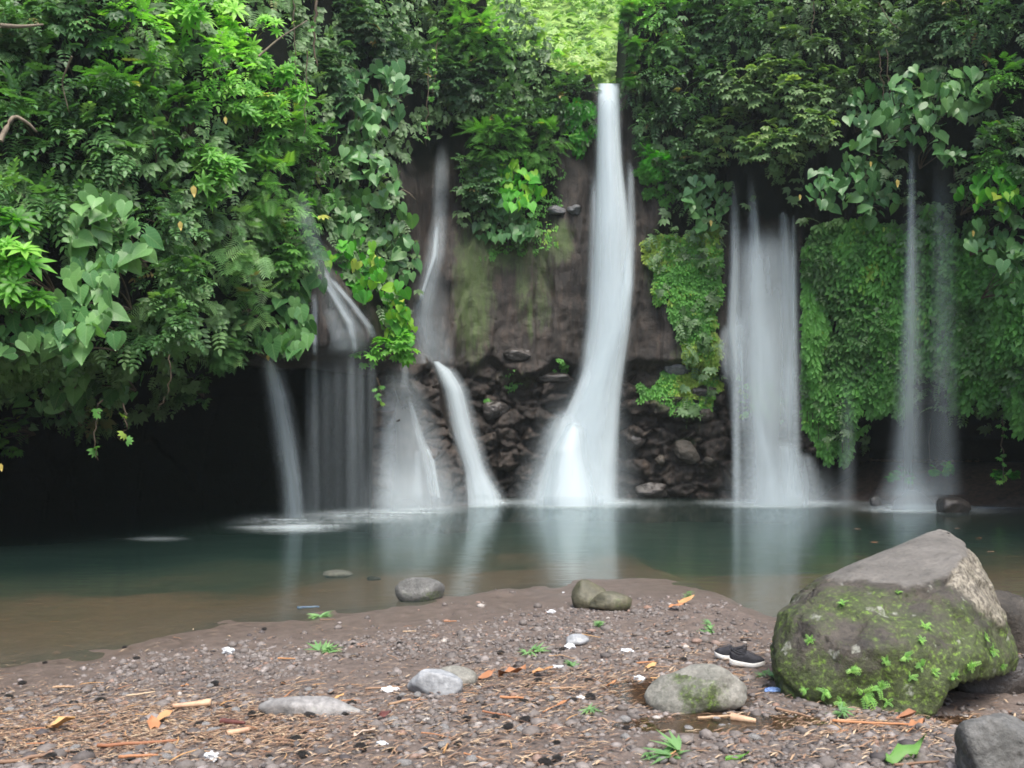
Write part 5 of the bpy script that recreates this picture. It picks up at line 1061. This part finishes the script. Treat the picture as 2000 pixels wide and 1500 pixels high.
# ------------------------------------------------------------------ gravel, litter
def pebble_mat(name, stops, rough=.75):
    m, t, out = mat(name); b = N(t, 'BsdfPrincipled', i_Roughness=rough); a = attr(t, 'tone'); r = ramp(t, stops); lk(t, a.outputs['Fac'], r.inputs[0])
    nz = noise(t, 60, 3, .6, coords(t)); rr = ramp(t, [(.3, (.7, .7, .7)), (.7, (1.3, 1.3, 1.3))]); lk(t, nz, rr.inputs[0])
    lk(t, mixc(t, .8, r.outputs[0], rr.outputs[0], 'MULTIPLY'), b.inputs['Base Color']); lk(t, b.outputs[0], out.inputs[0]); return m
M['gravel'] = pebble_mat('gravel', [(0, (.05, .042, .042)), (.35, (.102, .087, .078)), (.75, (.165, .143, .130)), (.93, (.24, .21, .195)), (.97, (.2, .12, .085)), (1, (.34, .31, .28))])
def gravel():
    n = 52000; x = U_(-4.3, 4.2, n); y = 3.4 + U_(0, 1, n) ** 1.35 * 5.75; h = hgt(x, y)
    px = 1000 + x / y * FPX; k = (px > -40) & (px < 2040) & (h > .012)
    pt = fbm(np.stack([x * 1.1, y * 1.6, x * 0], -1), 4, 88); dens = np.clip(sstep(h, .02, .085) * (.25 + 1.4 * sstep(pt, .38, .6)), .03, 1); k &= U_(0, 1, n) < dens
    for (cx, cy, rx, ry, rot) in PUDDLES: k &= (((x - cx) / rx) ** 2 + ((y - cy) / ry) ** 2) > U_(.4, 1.1, n)
    x, y, h = x[k], y[k], h[k]; n = len(x); s = np.exp(rng.normal(size=n) * .45) * .0105 ; s = np.clip(s * (.75 + .7 * fbm(np.stack([x * 1.7, y * 2.2, x * 0 + 5], -1), 3, 90)), .004, .04)
    V, F = ICO[1]; VS = []
    B = [V * (1 + .3 * (fbm(V * 1.5 + i * 9, 2, i) - .5) * 2)[:, None] for i in range(8)]
    a = U_(0, 6.28, n); c, si = np.cos(a), np.sin(a); bi = rng.integers(0, 8, n)
    T = np.array(B)[bi] * np.stack([s * U_(.8, 1.5, n), s * U_(.7, 1.2, n), s * U_(.5, .9, n)], -1)[:, None]
    T = np.stack([T[..., 0] * c[:, None] - T[..., 1] * si[:, None], T[..., 0] * si[:, None] + T[..., 1] * c[:, None], T[..., 2]], -1)
    T = T + np.stack([x, y, h + s * U_(-.25, .3, n)], -1)[:, None]
    FF = (F[None] + (np.arange(n) * len(V))[:, None, None]).reshape(-1, 3)
    tn = np.clip(.5 + rng.normal(size=n) * .22, 0, .96); tn[rng.random(n) < .006] = 1; tn[rng.random(n) < .02] = .97
    tag(mesh_from('gravel', T.reshape(-1, 3), FF, M['gravel'], attrs={'tone': np.repeat(tn, len(V))}), 'dark grey gravel covering the beach', kind='stuff')
gravel()

def fibre_mat(name, stops):
    m, t, out = mat(name); b = N(t, 'BsdfPrincipled', i_Roughness=.7); a = attr(t, 'tone'); r = ramp(t, stops); lk(t, a.outputs['Fac'], r.inputs[0]); lk(t, r.outputs[0], b.inputs['Base Color']); lk(t, b.outputs[0], out.inputs[0]); return m
M['straw'] = fibre_mat('straw', [(0, (.10, .06, .04)), (.4, (.22, .13, .08)), (.75, (.34, .22, .13)), (1, (.5, .38, .25))])
M['orange'] = fibre_mat('orange_leaf', [(0, (.22, .09, .045)), (.5, (.36, .16, .07)), (1, (.46, .27, .11))])
M['redbrown'] = plain('red_brown', (.06, .02, .018), .5, (.14, .05, .04), 20)
def zones(n):
    """litter collects in a band across the near beach and around the rounded rock"""
    z = []
    while len(z) < n:
        px, py = U_(-10, 2010), U_(1215, 1500)
        d = .06 + .95 * math.exp(-((py - (1420 - (px - 200) * .02)) / 42) ** 2) * (px < 640) + 1.6 * math.exp(-((px - 150) / 210) ** 2 - ((py - 1425) / 26) ** 2) + .7 * math.exp(-((px - 1040) / 190) ** 2 - ((py - 1335) / 26) ** 2) + .6 * math.exp(-((px - 1330) / 130) ** 2 - ((py - 1320) / 45) ** 2) + .5 * math.exp(-((px - 1720) / 200) ** 2 - ((py - 1425) / 22) ** 2) + .15 * (py > 1340) * (px < 1200) + .6 * math.exp(-((px - 1330) / 60) ** 2 - ((py - 1180) / 22) ** 2)
        if U_(0, 1) < d: z.append((px, py))
    return np.array(z)
def debris():
    n = 9000; z = zones(n); g = G(z[:, 0], z[:, 1]); L = U_(.015, .07, n); a = np.abs(rng.normal(size=n)) * .5 * rng.choice([-1, 1], n); wv = U_(.0012, .004, n)
    d = np.stack([np.cos(a), np.sin(a) * 1.2, U_(-.05, .25, n)], -1); s = np.stack([-np.sin(a), np.cos(a), np.zeros(n)], -1)
    c = g + np.array([0, 0, .014]); V = np.stack([c - d * L[:, None] * .5 - s * wv[:, None], c - d * L[:, None] * .5 + s * wv[:, None], c + s * wv[:, None] * 1.4 + [0, 0, .004], c + d * L[:, None] * .5, c - s * wv[:, None] * 1.4 + [0, 0, .004]], 1)
    F = (np.array([[0, 4, 2], [0, 2, 1], [4, 3, 2]])[None] + (np.arange(n) * 5)[:, None, None]).reshape(-1, 3)
    tag(mesh_from('straw_litter', V.reshape(-1, 3), F, M['straw'], attrs={'tone': np.repeat(U_(0, 1, n), 5)}, smooth=False), 'fine straw and bark scraps strewn over the gravel', kind='stuff')
debris()

def stick(px, py, L, r, ang, label, m, name='stick', cat='stick', group=None, lift=.02, taper=.7, tilt=0.0, tone=None, bend=.04):
    g = G(px, py); s = np.linspace(-.5, .5, 9); d = np.array([math.cos(ang), math.sin(ang), tilt]); q = np.array([-math.sin(ang), math.cos(ang), 0])
    pts = d * (s * L)[:, None] + q * (np.sin(s * 3) * L * bend)[:, None] + rng.normal(size=(9, 3)) * r * .15
    V, F = tubes([(pts, r * np.linspace(1, taper, 9))], 8); V[:, 2] += abs(tilt) * L * .5
    o = mesh_from(name, V, F, m, attrs={'tone': np.full(len(V), U_(0, 1) if tone is None else tone)}); o.location = (g[0], g[1], g[2] + lift); return tag(o, label, cat, group)
def flat_leaf(px, py, L, ang, label, m, kind=None, curl=.3, tone=None, name='dry_leaf', cat='leaf', group=None, lift=.02, w=.32):
    g = G(px, py); V, F = T_leaf(w, (0, .15, .4, .7, 1), (.15, .7, 1, .7, 0), curl, -curl); V = V.copy(); V[:, 1] -= .5; L *= .8; V = V * L; V[:, 2] += rng.normal(size=len(V)) * L * .09; V[:, 0] *= U_(.7, 1.1)
    c, s = math.cos(ang), math.sin(ang); V = np.stack([V[:, 1] * c - V[:, 0] * s, V[:, 1] * s + V[:, 0] * c, V[:, 2]], -1)
    o = mesh_from(name, V, F, m, attrs={'tone': np.full(len(V), U_(0, 1) if tone is None else tone)}); o.location = (g[0], g[1], g[2] + lift); return tag(o, label, cat, group)
def crumple(px, py, w, h, label, m, seed, name='plastic_scrap', cat='litter', lift=.0, aspect=.6, rot=0):
    g = G(px, py); V, F = ICO[3]; r = 1 + .7 * (fbm(V * 2.2 + seed, 3, seed) - .5) * 2; f1, f2, idv = cells(V * 2 + seed, seed); r = r * (.85 + .3 * idv)
    V = V * r[:, None] * np.array([w / 2, w * aspect / 2, h / 2]); V[:, 2] += h * .4
    o = mesh_from(name, V, F, m, smooth=False); o.location = (g[0], g[1], g[2] + lift); o.rotation_euler = (0, 0, rot); return tag(o, label, cat)
M['bamboo'] = plain('old_bamboo', (.36, .2, .13), .55, (.55, .38, .24), 14)
M['plastic'] = plain('white_plastic', (.42, .43, .44), .4, (.68, .7, .72), 40)
M['blue'] = plain('blue_plastic', (.12, .2, .5), .35, (.35, .5, .7), 30)
M['card'] = plain('card', (.42, .33, .26), .8, (.5, .4, .32))
def husk(px0, py0, px1, py1, r0, r1, label, m, name):
    a, b = G(px0, py0), G(px1, py1); c = (a + b) / 2; s = np.linspace(0, 1, 14)[:, None]; pts = a + (b - a) * s - c; rad = np.interp(s[:, 0], [0, .05, .6, .95, 1], [r0 * .8, r0, (r0 + r1) / 2, r1, r1 * .9])
    V, F = tubes([(pts, rad)], 12); t = (V @ norm(b - a)); V = V + .0015 * np.sin(V * 300)
    o = mesh_from(name, V, F, m, attrs={'tone': np.full(len(V), .5)}); o.location = c + np.array([0, 0, max(r0, r1) * .8 + .012]); return o
tag(husk(338, 1390, 412, 1383, .012, .022, '', M['bamboo'], 'bamboo_piece'), 'short thick tan piece of bamboo lying on the gravel', 'bamboo piece')
tag(husk(442, 1442, 486, 1434, .014, .013, '', M['bamboo'], 'wood_chip'), 'short pale pink chunk of wood below the dark pod', 'wood chip')
tag(husk(432, 1418, 478, 1422, .016, .006, '', M['redbrown'], 'seed_pod'), 'dark maroon pod lying over straw', 'seed pod')
tag(husk(1428, 1412, 1476, 1420, .022, .010, '', M['bamboo'], 'bark_piece'), 'reddish bark piece between the rounded rock and the boulder', 'bark')
stick(1400, 1408, .2, .008, .1, 'thin straw stick in front of the rounded rock', M['straw'])
for a in [(270, 1460, .34, .009, .12, 'long orange-brown strip across the straw patch'), (270, 1485, .16, .008, .1, 'short rust-coloured stick near the bottom edge'), (60, 1488, .3, .010, .45, 'pale stick pointing up from the lower corner'), (275, 1362, .15, .006, .5, 'thin pale stick above the bamboo piece'),
          (560, 1292, .12, .006, -.25, 'orange stick beside the green grass tuft'), (125, 1348, .12, .008, 0, 'pink-brown stick on bare gravel near the shore'), (880, 1218, .1, .005, 0, 'light orange stick on wet sand'), (800, 1238, .1, .005, 0, 'yellowish stick below the round stone'),
          (1000, 1370, .12, .008, -.2, 'tan wood sliver under the orange litter'), (970, 1402, .16, .006, -.6, 'bright orange splinter on the open gravel'), (1260, 1300, .12, .006, .2, 'yellow-brown stick by the orange leaf'), (750, 1350, .2, .006, .1, 'bent pinkish stalk beside the white scrap'),
          (780, 1378, .14, .008, .7, 'slanting cream splinter near the wide slab'), (640, 1390, .2, .005, .35, 'thin stalk resting on the wide flat slab'), (1700, 1420, .34, .007, -.25, 'long reddish stem lying in the mud before the boulder'), (1650, 1415, .12, .006, 0, 'pale green stem piece at the boulder foot'), (1550, 1400, .18, .007, -.9, 'tan stick next to the boulder corner'),
          (1110, 1350, .2, .006, 0, 'long pink stalk between the pale slab and the puddle'), (870, 1470, .1, .005, 1.4, 'upright orange splinter near the bottom edge'), (1790, 1500, .2, .006, .1, 'pale stick at the bottom edge below the boulder'), (640, 1215, .12, .005, .1, 'thin stick on the wet sand by the blue strip')]:
    stick(a[0], a[1], a[2], a[3], a[4], a[5], M['orange' if 'orange' in a[5] or 'rust' in a[5] or 'red' in a[5] else 'straw'])
for a in [(118, 1430, .16, .3, 'bright orange leaf at the heart of the straw patch', 1), (320, 1412, .12, .9, 'orange-tan leaf above the dark straw', .7), (300, 1425, .13, 2.2, 'rust leaf folded beside the orange-tan one', .5), (712, 1446, .12, .1, 'pale brown leaf lying flat near the bottom edge', -1),
          (750, 1408, .09, .4, 'dark red curled leaf on the open gravel', -2), (1272, 1310, .1, .3, 'golden leaf above the puddle', 1), (1000, 1325, .2, 0, 'orange sheath beside the pale blue-grey slab', .4), (1060, 1322, .16, .3, 'orange sheath next in line towards the puddle', .7), (950, 1330, .13, .4, 'orange scrap touching the greenish stone', .3),
          (1340, 1180, .2, .2, 'orange leaf pile on the wet spit, larger scrap', .8), (1320, 1192, .16, -.3, 'orange leaf pile on the wet spit, smaller scrap', .5), (1790, 1428, .12, .3, 'orange-red leaf in the mud before the boulder', .4), (1770, 1412, .12, 0, 'rust leaf lying at the edge of the boulder water', .2), (265, 1320, .05, 0, 'small orange chip near the shore', .7),
          (360, 1350, .06, 0, 'orange flake above the bamboo piece', .6), (660, 1372, .08, .3, 'yellow and orange leaf at the upper rim of the wide slab', 1), (1195, 1345, .08, .5, 'orange flake just above the puddle', .6), (1100, 1385, .08, .2, 'faded leaf at the puddle rim', .5)]:
    m = M['orange']; nm = 'dry_leaf'
    if a[5] == -1: m = M['card']
    if a[5] == -2: m = M['redbrown']
    flat_leaf(a[0], a[1], a[2], a[3], a[4], m, tone=max(a[5], 0), lift=.025)
for a in [(445, 1278, .075, .05, 'white crumpled plastic near the shore', 'plastic', 3), (1112, 1266, .07, .035, 'pale grey scrap by the open gravel', 'plastic', 4), (1077, 1198, .06, .035, 'pale plastic scrap on wet sand before the olive stones', 'plastic', 5), (1225, 1273, .07, .025, 'white torn wrapper above the orange leaf', 'plastic', 6),
          (760, 1352, .09, .03, 'white scrap beside the pale slab', 'plastic', 7), (1135, 1366, .045, .02, 'cream paper chip at the puddle edge', 'plastic', 8), (413, 1485, .05, .04, 'white chip near the bottom edge below the pod', 'plastic', 9), (1248, 1330, .07, .03, 'whitish stone-like scrap near the golden leaf', 'plastic', 10),
          (1088, 1305, .06, .02, 'bluish white scrap above the orange sheaths', 'plastic', 11), (1510, 1350, .09, .02, 'blue and white plastic piece between rock and boulder', 'blue', 12), (745, 1455, .05, .02, 'tiny white scrap by the pale brown leaf', 'plastic', 13), (1100, 1158, .025, .012, 'tiny white chip on the wet sand', 'plastic', 14)]:
    crumple(a[0], a[1], a[2], a[3], a[4], M[a[5]], a[6])
stick(602, 1190, .2, .012, .15, 'light blue strip lying in the shallows at the shore', M['blue'], 'plastic_strip', 'litter')
# grass bits
for a in [(640, 1275, .09, 'green grass tuft near the shore'), (625, 1205, .08, 'flattened green blades on wet sand by the blue strip'), (1035, 1278, .09, 'pale yellow-green tuft on the open gravel'), (1115, 1300, .07, 'green blades near the bluish scrap'), (1170, 1222, .07, 'small green patch below the olive stones'), (1155, 1395, .05, 'green sprout in the puddle'),
          (1500, 1325, .08, 'grass blades between sneakers and boulder'), (1345, 1170, .07, 'grass by the orange leaf pile'), (1300, 1480, .1, 'drooping grass blades near the bottom edge'), (1640, 1400, .06, 'green sprig at the boulder foot'), (1385, 1235, .07, 'grass patch by the water inlet')]:
    g = G(a[0], a[1]); fern(g + [0, 0, .01], (0, -.2, 1), a[2] * 1.3, a[3], 'grass tufts on the beach', 'heart', 7, 'grassy', 'grass')
flat_leaf(1440, 1492, .12, 0, 'fresh green leaf at the bottom edge under the rounded rock', M['bright'], tone=.3, name='green_leaf')
flat_leaf(1770, 1488, .26, .35, 'long fresh green blade with an orange tip near the bottom edge', M['bright'], tone=.2, name='green_leaf', w=.14)
# floating leaves on the pool
for i, (x, y, lab) in enumerate([(1912, 1052, 'orange leaf floating on the pool past the boulder peak'), (1708, 1060, 'dim leaf floating before the boulder peak'), (1936, 1078, 'pale leaf floating nearest the frame edge'), (1675, 1034, 'pale sliver floating in the green water'), (1870, 1033, 'small pale leaf floating behind the boulder peak')]):
    o = flat_leaf(x, y, .13, .1, lab, M['orange'] if i in (0, 1) else M['straw'], tone=.1, curl=.03); Y = CAMH * FPX / (y - HORY); o.location = ((x - 1000) / FPX * Y, Y, .008); o.scale = (1, 1, .3)
LM = [(370, 1385, 'near the bamboo piece'), (455, 1420, 'around the dark pod'), (600, 1385, 'by the wide flat slab'), (850, 1340, 'by the pale blue-grey slab'), (1030, 1325, 'among the orange sheaths'), (1200, 1400, 'around the puddle'), (1380, 1345, 'by the rounded mossy rock'), (1455, 1290, 'by the sneakers'), (1700, 1420, 'in front of the big boulder'),
      (120, 1430, 'in the straw patch'), (100, 1330, 'on the bare gravel near the frame edge'), (445, 1270, 'near the white crumpled plastic'), (710, 1446, 'near the pale brown leaf'), (640, 1270, 'near the green grass tuft'), (822, 1180, 'near the smooth round stone'), (1150, 1200, 'near the olive stones'), (1110, 1266, 'near the pale angular stone'), (950, 1440, 'on open gravel at the bottom'), (1340, 1480, 'by the drooping grass blades'), (250, 1480, 'along the bottom edge below the straw'), (1330, 1180, 'on the wet spit'), (900, 1260, 'on the open middle gravel'), (1560, 1470, 'by the fresh green leaf'), (280, 1300, 'just above the waterline gravel')]
def near(px, py): return min(LM, key=lambda l: (l[0] - px) ** 2 + 4 * (l[1] - py) ** 2)[2]
# individual stones and twigs big enough to tell from the gravel
n = 0
for (lab, grp, cnt, box, sz, m) in [('dark brown pebble', 'dark pebbles on the near gravel', 46, (0, 1500, 1330, 1495), (.018, .035), 'darkrock'), ('blackish lump of gravel', 'dark lumps near the waterline', 16, (60, 1400, 1225, 1320), (.014, .028), 'darkrock'),
                                    ('smooth grey pebble', 'grey pebbles on the near gravel', 50, (0, 1500, 1340, 1495), (.018, .032), 'greyrock')]:
    vs = []
    for k in range(6):
        V, F = facet_rock((1, .85, .6), 300 + n * 7 + k, 2, 9, .1); mo = V[:, 0] * 0
        vs.append((V, F, mo))
    protos = [None] * 6
    for k in range(cnt):
        px, py = U_(box[0], box[1]), U_(box[2], box[3]); g = G(px, py); s = U_(*sz); j = k % 6
        if abs(px - 1380) < 110 and abs(py - 1350) < 55: px -= 260; g = G(px, py)
        if protos[j] is None:
            V, F, mo = vs[j]; o = mesh_from('pebble', V, F, M[m], attrs={'moss': mo, 'lichen': mo, 'pale': mo, 'speck': mo}); protos[j] = o
        else:
            o = protos[j].copy(); COL.objects.link(o)
        o.location = g + np.array([0, 0, s * .35]); o.scale = (s, s, s); o.rotation_euler = (0, 0, U_(0, 6.28)); tag(o, lab + ' ' + near(px, py), 'pebble', grp)
    n += 1
tw = {}
z = zones(150); g = G(z[:, 0], z[:, 1])
for k in range(150):
    j = int(rng.integers(0, 6)); kind = 'straw' if k % 3 else 'orange'
    if (kind, j) not in tw:
        s = np.linspace(-.5, .5, 7); L = 1.0
        pts = np.stack([s, np.sin(s * 4 + j) * .05, np.cos(s * 3) * .04], -1); V, F = tubes([(pts, np.linspace(.035, .018, 7))], 6); V[:, 2] *= .6
        o = mesh_from('twig', V, F, M[kind], attrs={'tone': np.full(len(V), U_(0, 1))}); tw[(kind, j)] = o
    else: o = tw[(kind, j)].copy(); COL.objects.link(o)
    Ls = U_(.05, .17); o.location = g[k] + np.array([0, 0, .018]); o.scale = (Ls, Ls, Ls); o.rotation_euler = (0, U_(-.12, .12), U_(-.9, .9) + (1.2 if k % 9 == 0 else 0))
    lab, grp = (('loose straw-coloured twig', 'pale twigs on the gravel') if kind == 'straw' else ('orange-brown splinter of dry leaf', 'orange splinters on the gravel'))
    tag(o, lab + ' ' + near(*z[k]), 'twig', grp)
# fallen leaves and debris on the far bank
def bank_litter():
    n = 900; x = U_(1600, 2020, n); y = U_(922, 992, n); Y = np.full(n, 20.5)
    for _ in range(5): zz = hgt((x - 1000) / FPX * Y, Y); Y = np.clip((zz - CAMH) * FPX / (HORY - y), 18, 24)
    pos = np.stack([(x - 1000) / FPX * Y, Y, hgt((x - 1000) / FPX * Y, Y) + .04], -1); k = pos[:, 2] > .06; pos = pos[k]; n = len(pos)
    V, F, tv = scatter('whorl', pos, rdir(n), norm(np.array([0, -.4, 1]) + rng.normal(size=(n, 3)) * .4), U_(.03, .1, n), U_(0, 1, n))
    tag(mesh_from('fallen_leaves', V, F, M['straw'], attrs={'tone': tv}), 'brown leaf litter on the bank beneath the ivy', kind='stuff')
bank_litter()
for (x, y, Y, lab) in [(1840, 915, 19.8, 'low green plant on the bank behind the faint thin fall'), (1965, 922, 19.0, 'low green plant on the bank near the frame edge'), (1760, 925, 20.2, 'small plant on the bank by the brighter thin fall')]:
    plant(x, y, 26, 12, 'palm', lab, mt='ivy', size=.2, tone=(.3, .9), Y=Y, ry=.2, cat='plant')
# tufts on the sunlit slope
def slope_grass():
    n = 9000; X = U_(-4, 13, n); T = U_(0, 1, n) ** 1.2; Yy = 26.6 + T * 24; c = np.stack([X * .9, Yy * .7, X * 0], -1); lump = fbm(c, 3, 5)
    h = 10.6 + (Yy - 26.5) / 30 * 22 + (fbm(np.stack([X * .4, Yy * .4, X * 0], -1), 4, 2) - .5) * 2.2 * sstep((Yy - 26.5) / 30, 0, .15) + sstep(lump, .35, .75) * 1.6 * sstep(Yy, 26.5, 30) * U_(.2, 1, n)
    tone = np.clip(.5 + (lump - .5) * 2.2 + rng.normal(size=n) * .12, 0, 1)
    V, F, tv = scatter('palm', np.stack([X, Yy, h + .08], -1), norm(rng.normal(size=(n, 3)) * .7 + [0, -.6, -.1]), norm(np.array([0, -.6, .9]) + rng.normal(size=(n, 3)) * .25), U_(.25, .6, n), tone)
    tag(mesh_from('grass', V, F, M['grass'], attrs={'tone': tv}), 'sunlit bright green growth on the slope above the lip', kind='stuff')
slope_grass()

# ------------------------------------------------------------------ sneakers
M['shoe_black'] = plain('black_mesh_fabric', (.012, .012, .016), .7, (.03, .03, .036), 60, bump=.3, bscale=200)
M['shoe_white'] = plain('white_rubber', (.62, .60, .55), .5, (.72, .7, .66), 30)
M['shoe_lining'] = plain('shoe_lining', (.05, .05, .055), .9)
M['shoe_tag'] = plain('green_insole', (.25, .5, .35), .6); M['shoe_grey'] = plain('grey_insole', (.4, .42, .42), .6); M['lace'] = plain('lace', (.05, .05, .06), .8)
def sneaker(px, py, rot, label, ins, s=1.0):
    g = G(px, py); t = thing('sneaker', g + np.array([0, 0, .008]), label, 'shoe', 'pair of sneakers on the gravel')
    L = .25 * s; xs = np.linspace(0, 1, 22); half = np.interp(xs, [0, .04, .15, .35, .6, .8, .93, 1], [.012, .026, .034, .034, .042, .043, .028, .006]) * s
    cen = np.interp(xs, [0, .5, 1], [0, .0, .008]) * s; ht = np.interp(xs, [0, .1, .3, .6, 1], [.048, .045, .038, .034, .036]) * s; spring = np.interp(xs, [0, .08, .7, 1], [.006, 0, 0, .016]) * s
    # sole
    prof = [(-.96, 0), (-1.06, .35), (-1.05, .8), (-1.0, 1), (0, 1.0), (1.0, 1), (1.05, .8), (1.06, .35), (.96, 0)]
    V = np.array([[(x - .5) * L, c + a * h, z + b * hh] for x, c, h, hh, z in zip(xs, cen, half, ht, spring) for a, b in prof])
    F = grid_faces(22, 9); cap = [[(r) * 9 + k for k in ks] for r in (0, 21) for ks in ((0, 1, 7, 8), (1, 2, 6, 7), (2, 3, 5, 6))]; bot = [[r * 9 + 8, r * 9, (r + 1) * 9, (r + 1) * 9 + 8] for r in range(21)]
    mesh_from('sole', V, np.vstack([F, cap, bot]), M['shoe_white'], t)
    # upper: arch sections with an open collar at the heel end
    th = np.interp(xs, [0, .05, .2, .38, .5, .7, .88, 1], [.078, .088, .07, .072, .078, .056, .036, .008]) * s
    op = np.interp(xs, [0, .04, .08, .3, .42, .46, 1], [0, 0, .62, .6, .35, 0, 0])
    A = np.linspace(-1, 1, 17); rows = []
    for x, c, h, hh, z, hgt_, o_ in zip(xs, cen, half, ht, spring, th, op):
        for a in A:
            ang = a * math.pi / 2; yy = math.sin(ang) * h * .97; zz = z + hh + max(math.cos(ang), 0) ** .7 * hgt_
            if o_ > 0 and abs(a) < .55:   # fold inward to make the opening
                yy = math.copysign(max(abs(math.sin(.55 * math.pi / 2)) * h * .9, 0) * (abs(a) / .55), a); zz = z + hh + math.cos(.55 * math.pi / 2) ** .7 * hgt_ - (1 - (abs(a) / .55) ** 3) * hgt_ * .85 * min(o_ * 2, 1)
            rows.append([(x - .5) * L, c + yy, zz])
    mesh_from('upper', np.array(rows), grid_faces(22, 17), M['shoe_black'], t)
    # collar rim
    k = np.linspace(0, 2 * math.pi, 28); X0 = (-.5 + .25 + .19 * np.cos(k)) * L; Y0 = np.sin(k) * .028 * s; Z0 = (.100 + .016 * np.cos(k + math.pi) * 1 + .004 * np.cos(2 * k)) * s
    V, F = tubes([(np.stack([X0, Y0, Z0], -1), np.full(28, .006 * s))], 7); mesh_from('collar', V, F, M['shoe_black'], t)
    a = np.linspace(0, 2 * math.pi, 20, endpoint=False); V = [[-.25 * L, 0, .05 * s]] + [[(-.25 + .17 * math.cos(q)) * L, math.sin(q) * .021 * s, .05 * s + .012 * s * (math.cos(q) < 0)] for q in a]; mesh_from('insole', V, [[0, i + 1, (i + 1) % 20 + 1] for i in range(20)], M[ins], t)
    paths = []
    for q in np.linspace(.02, .2, 5):
        yy = np.linspace(-1, 1, 8); paths.append((np.stack([np.full(8, q * L) + yy * .004, yy * .022 * s, (np.interp(q + .5, xs, th) + .044 * s) * np.cos(yy * .7) + .002], -1), np.full(8, .0022 * s)))
    V, F = tubes(paths, 5); mesh_from('laces', V, F, M['lace'], t)
    V, F = tubes([(np.stack([np.full(6, -.49 * L), np.linspace(-.006, .006, 6), np.full(6, .0) + .13 * s], -1), np.full(6, .004))], 5); mesh_from('heel_tab', V, F, M['shoe_black'], t)
    t.rotation_euler = (0, 0, rot); return t
sneaker(1427, 1290, math.radians(152), 'black sneaker with white sole, half behind its twin', 'shoe_grey', .8)
sneaker(1459, 1304, math.radians(-24), 'black sneaker with white sole and a green spot inside, nearer the boulder', 'shoe_tag', .82)
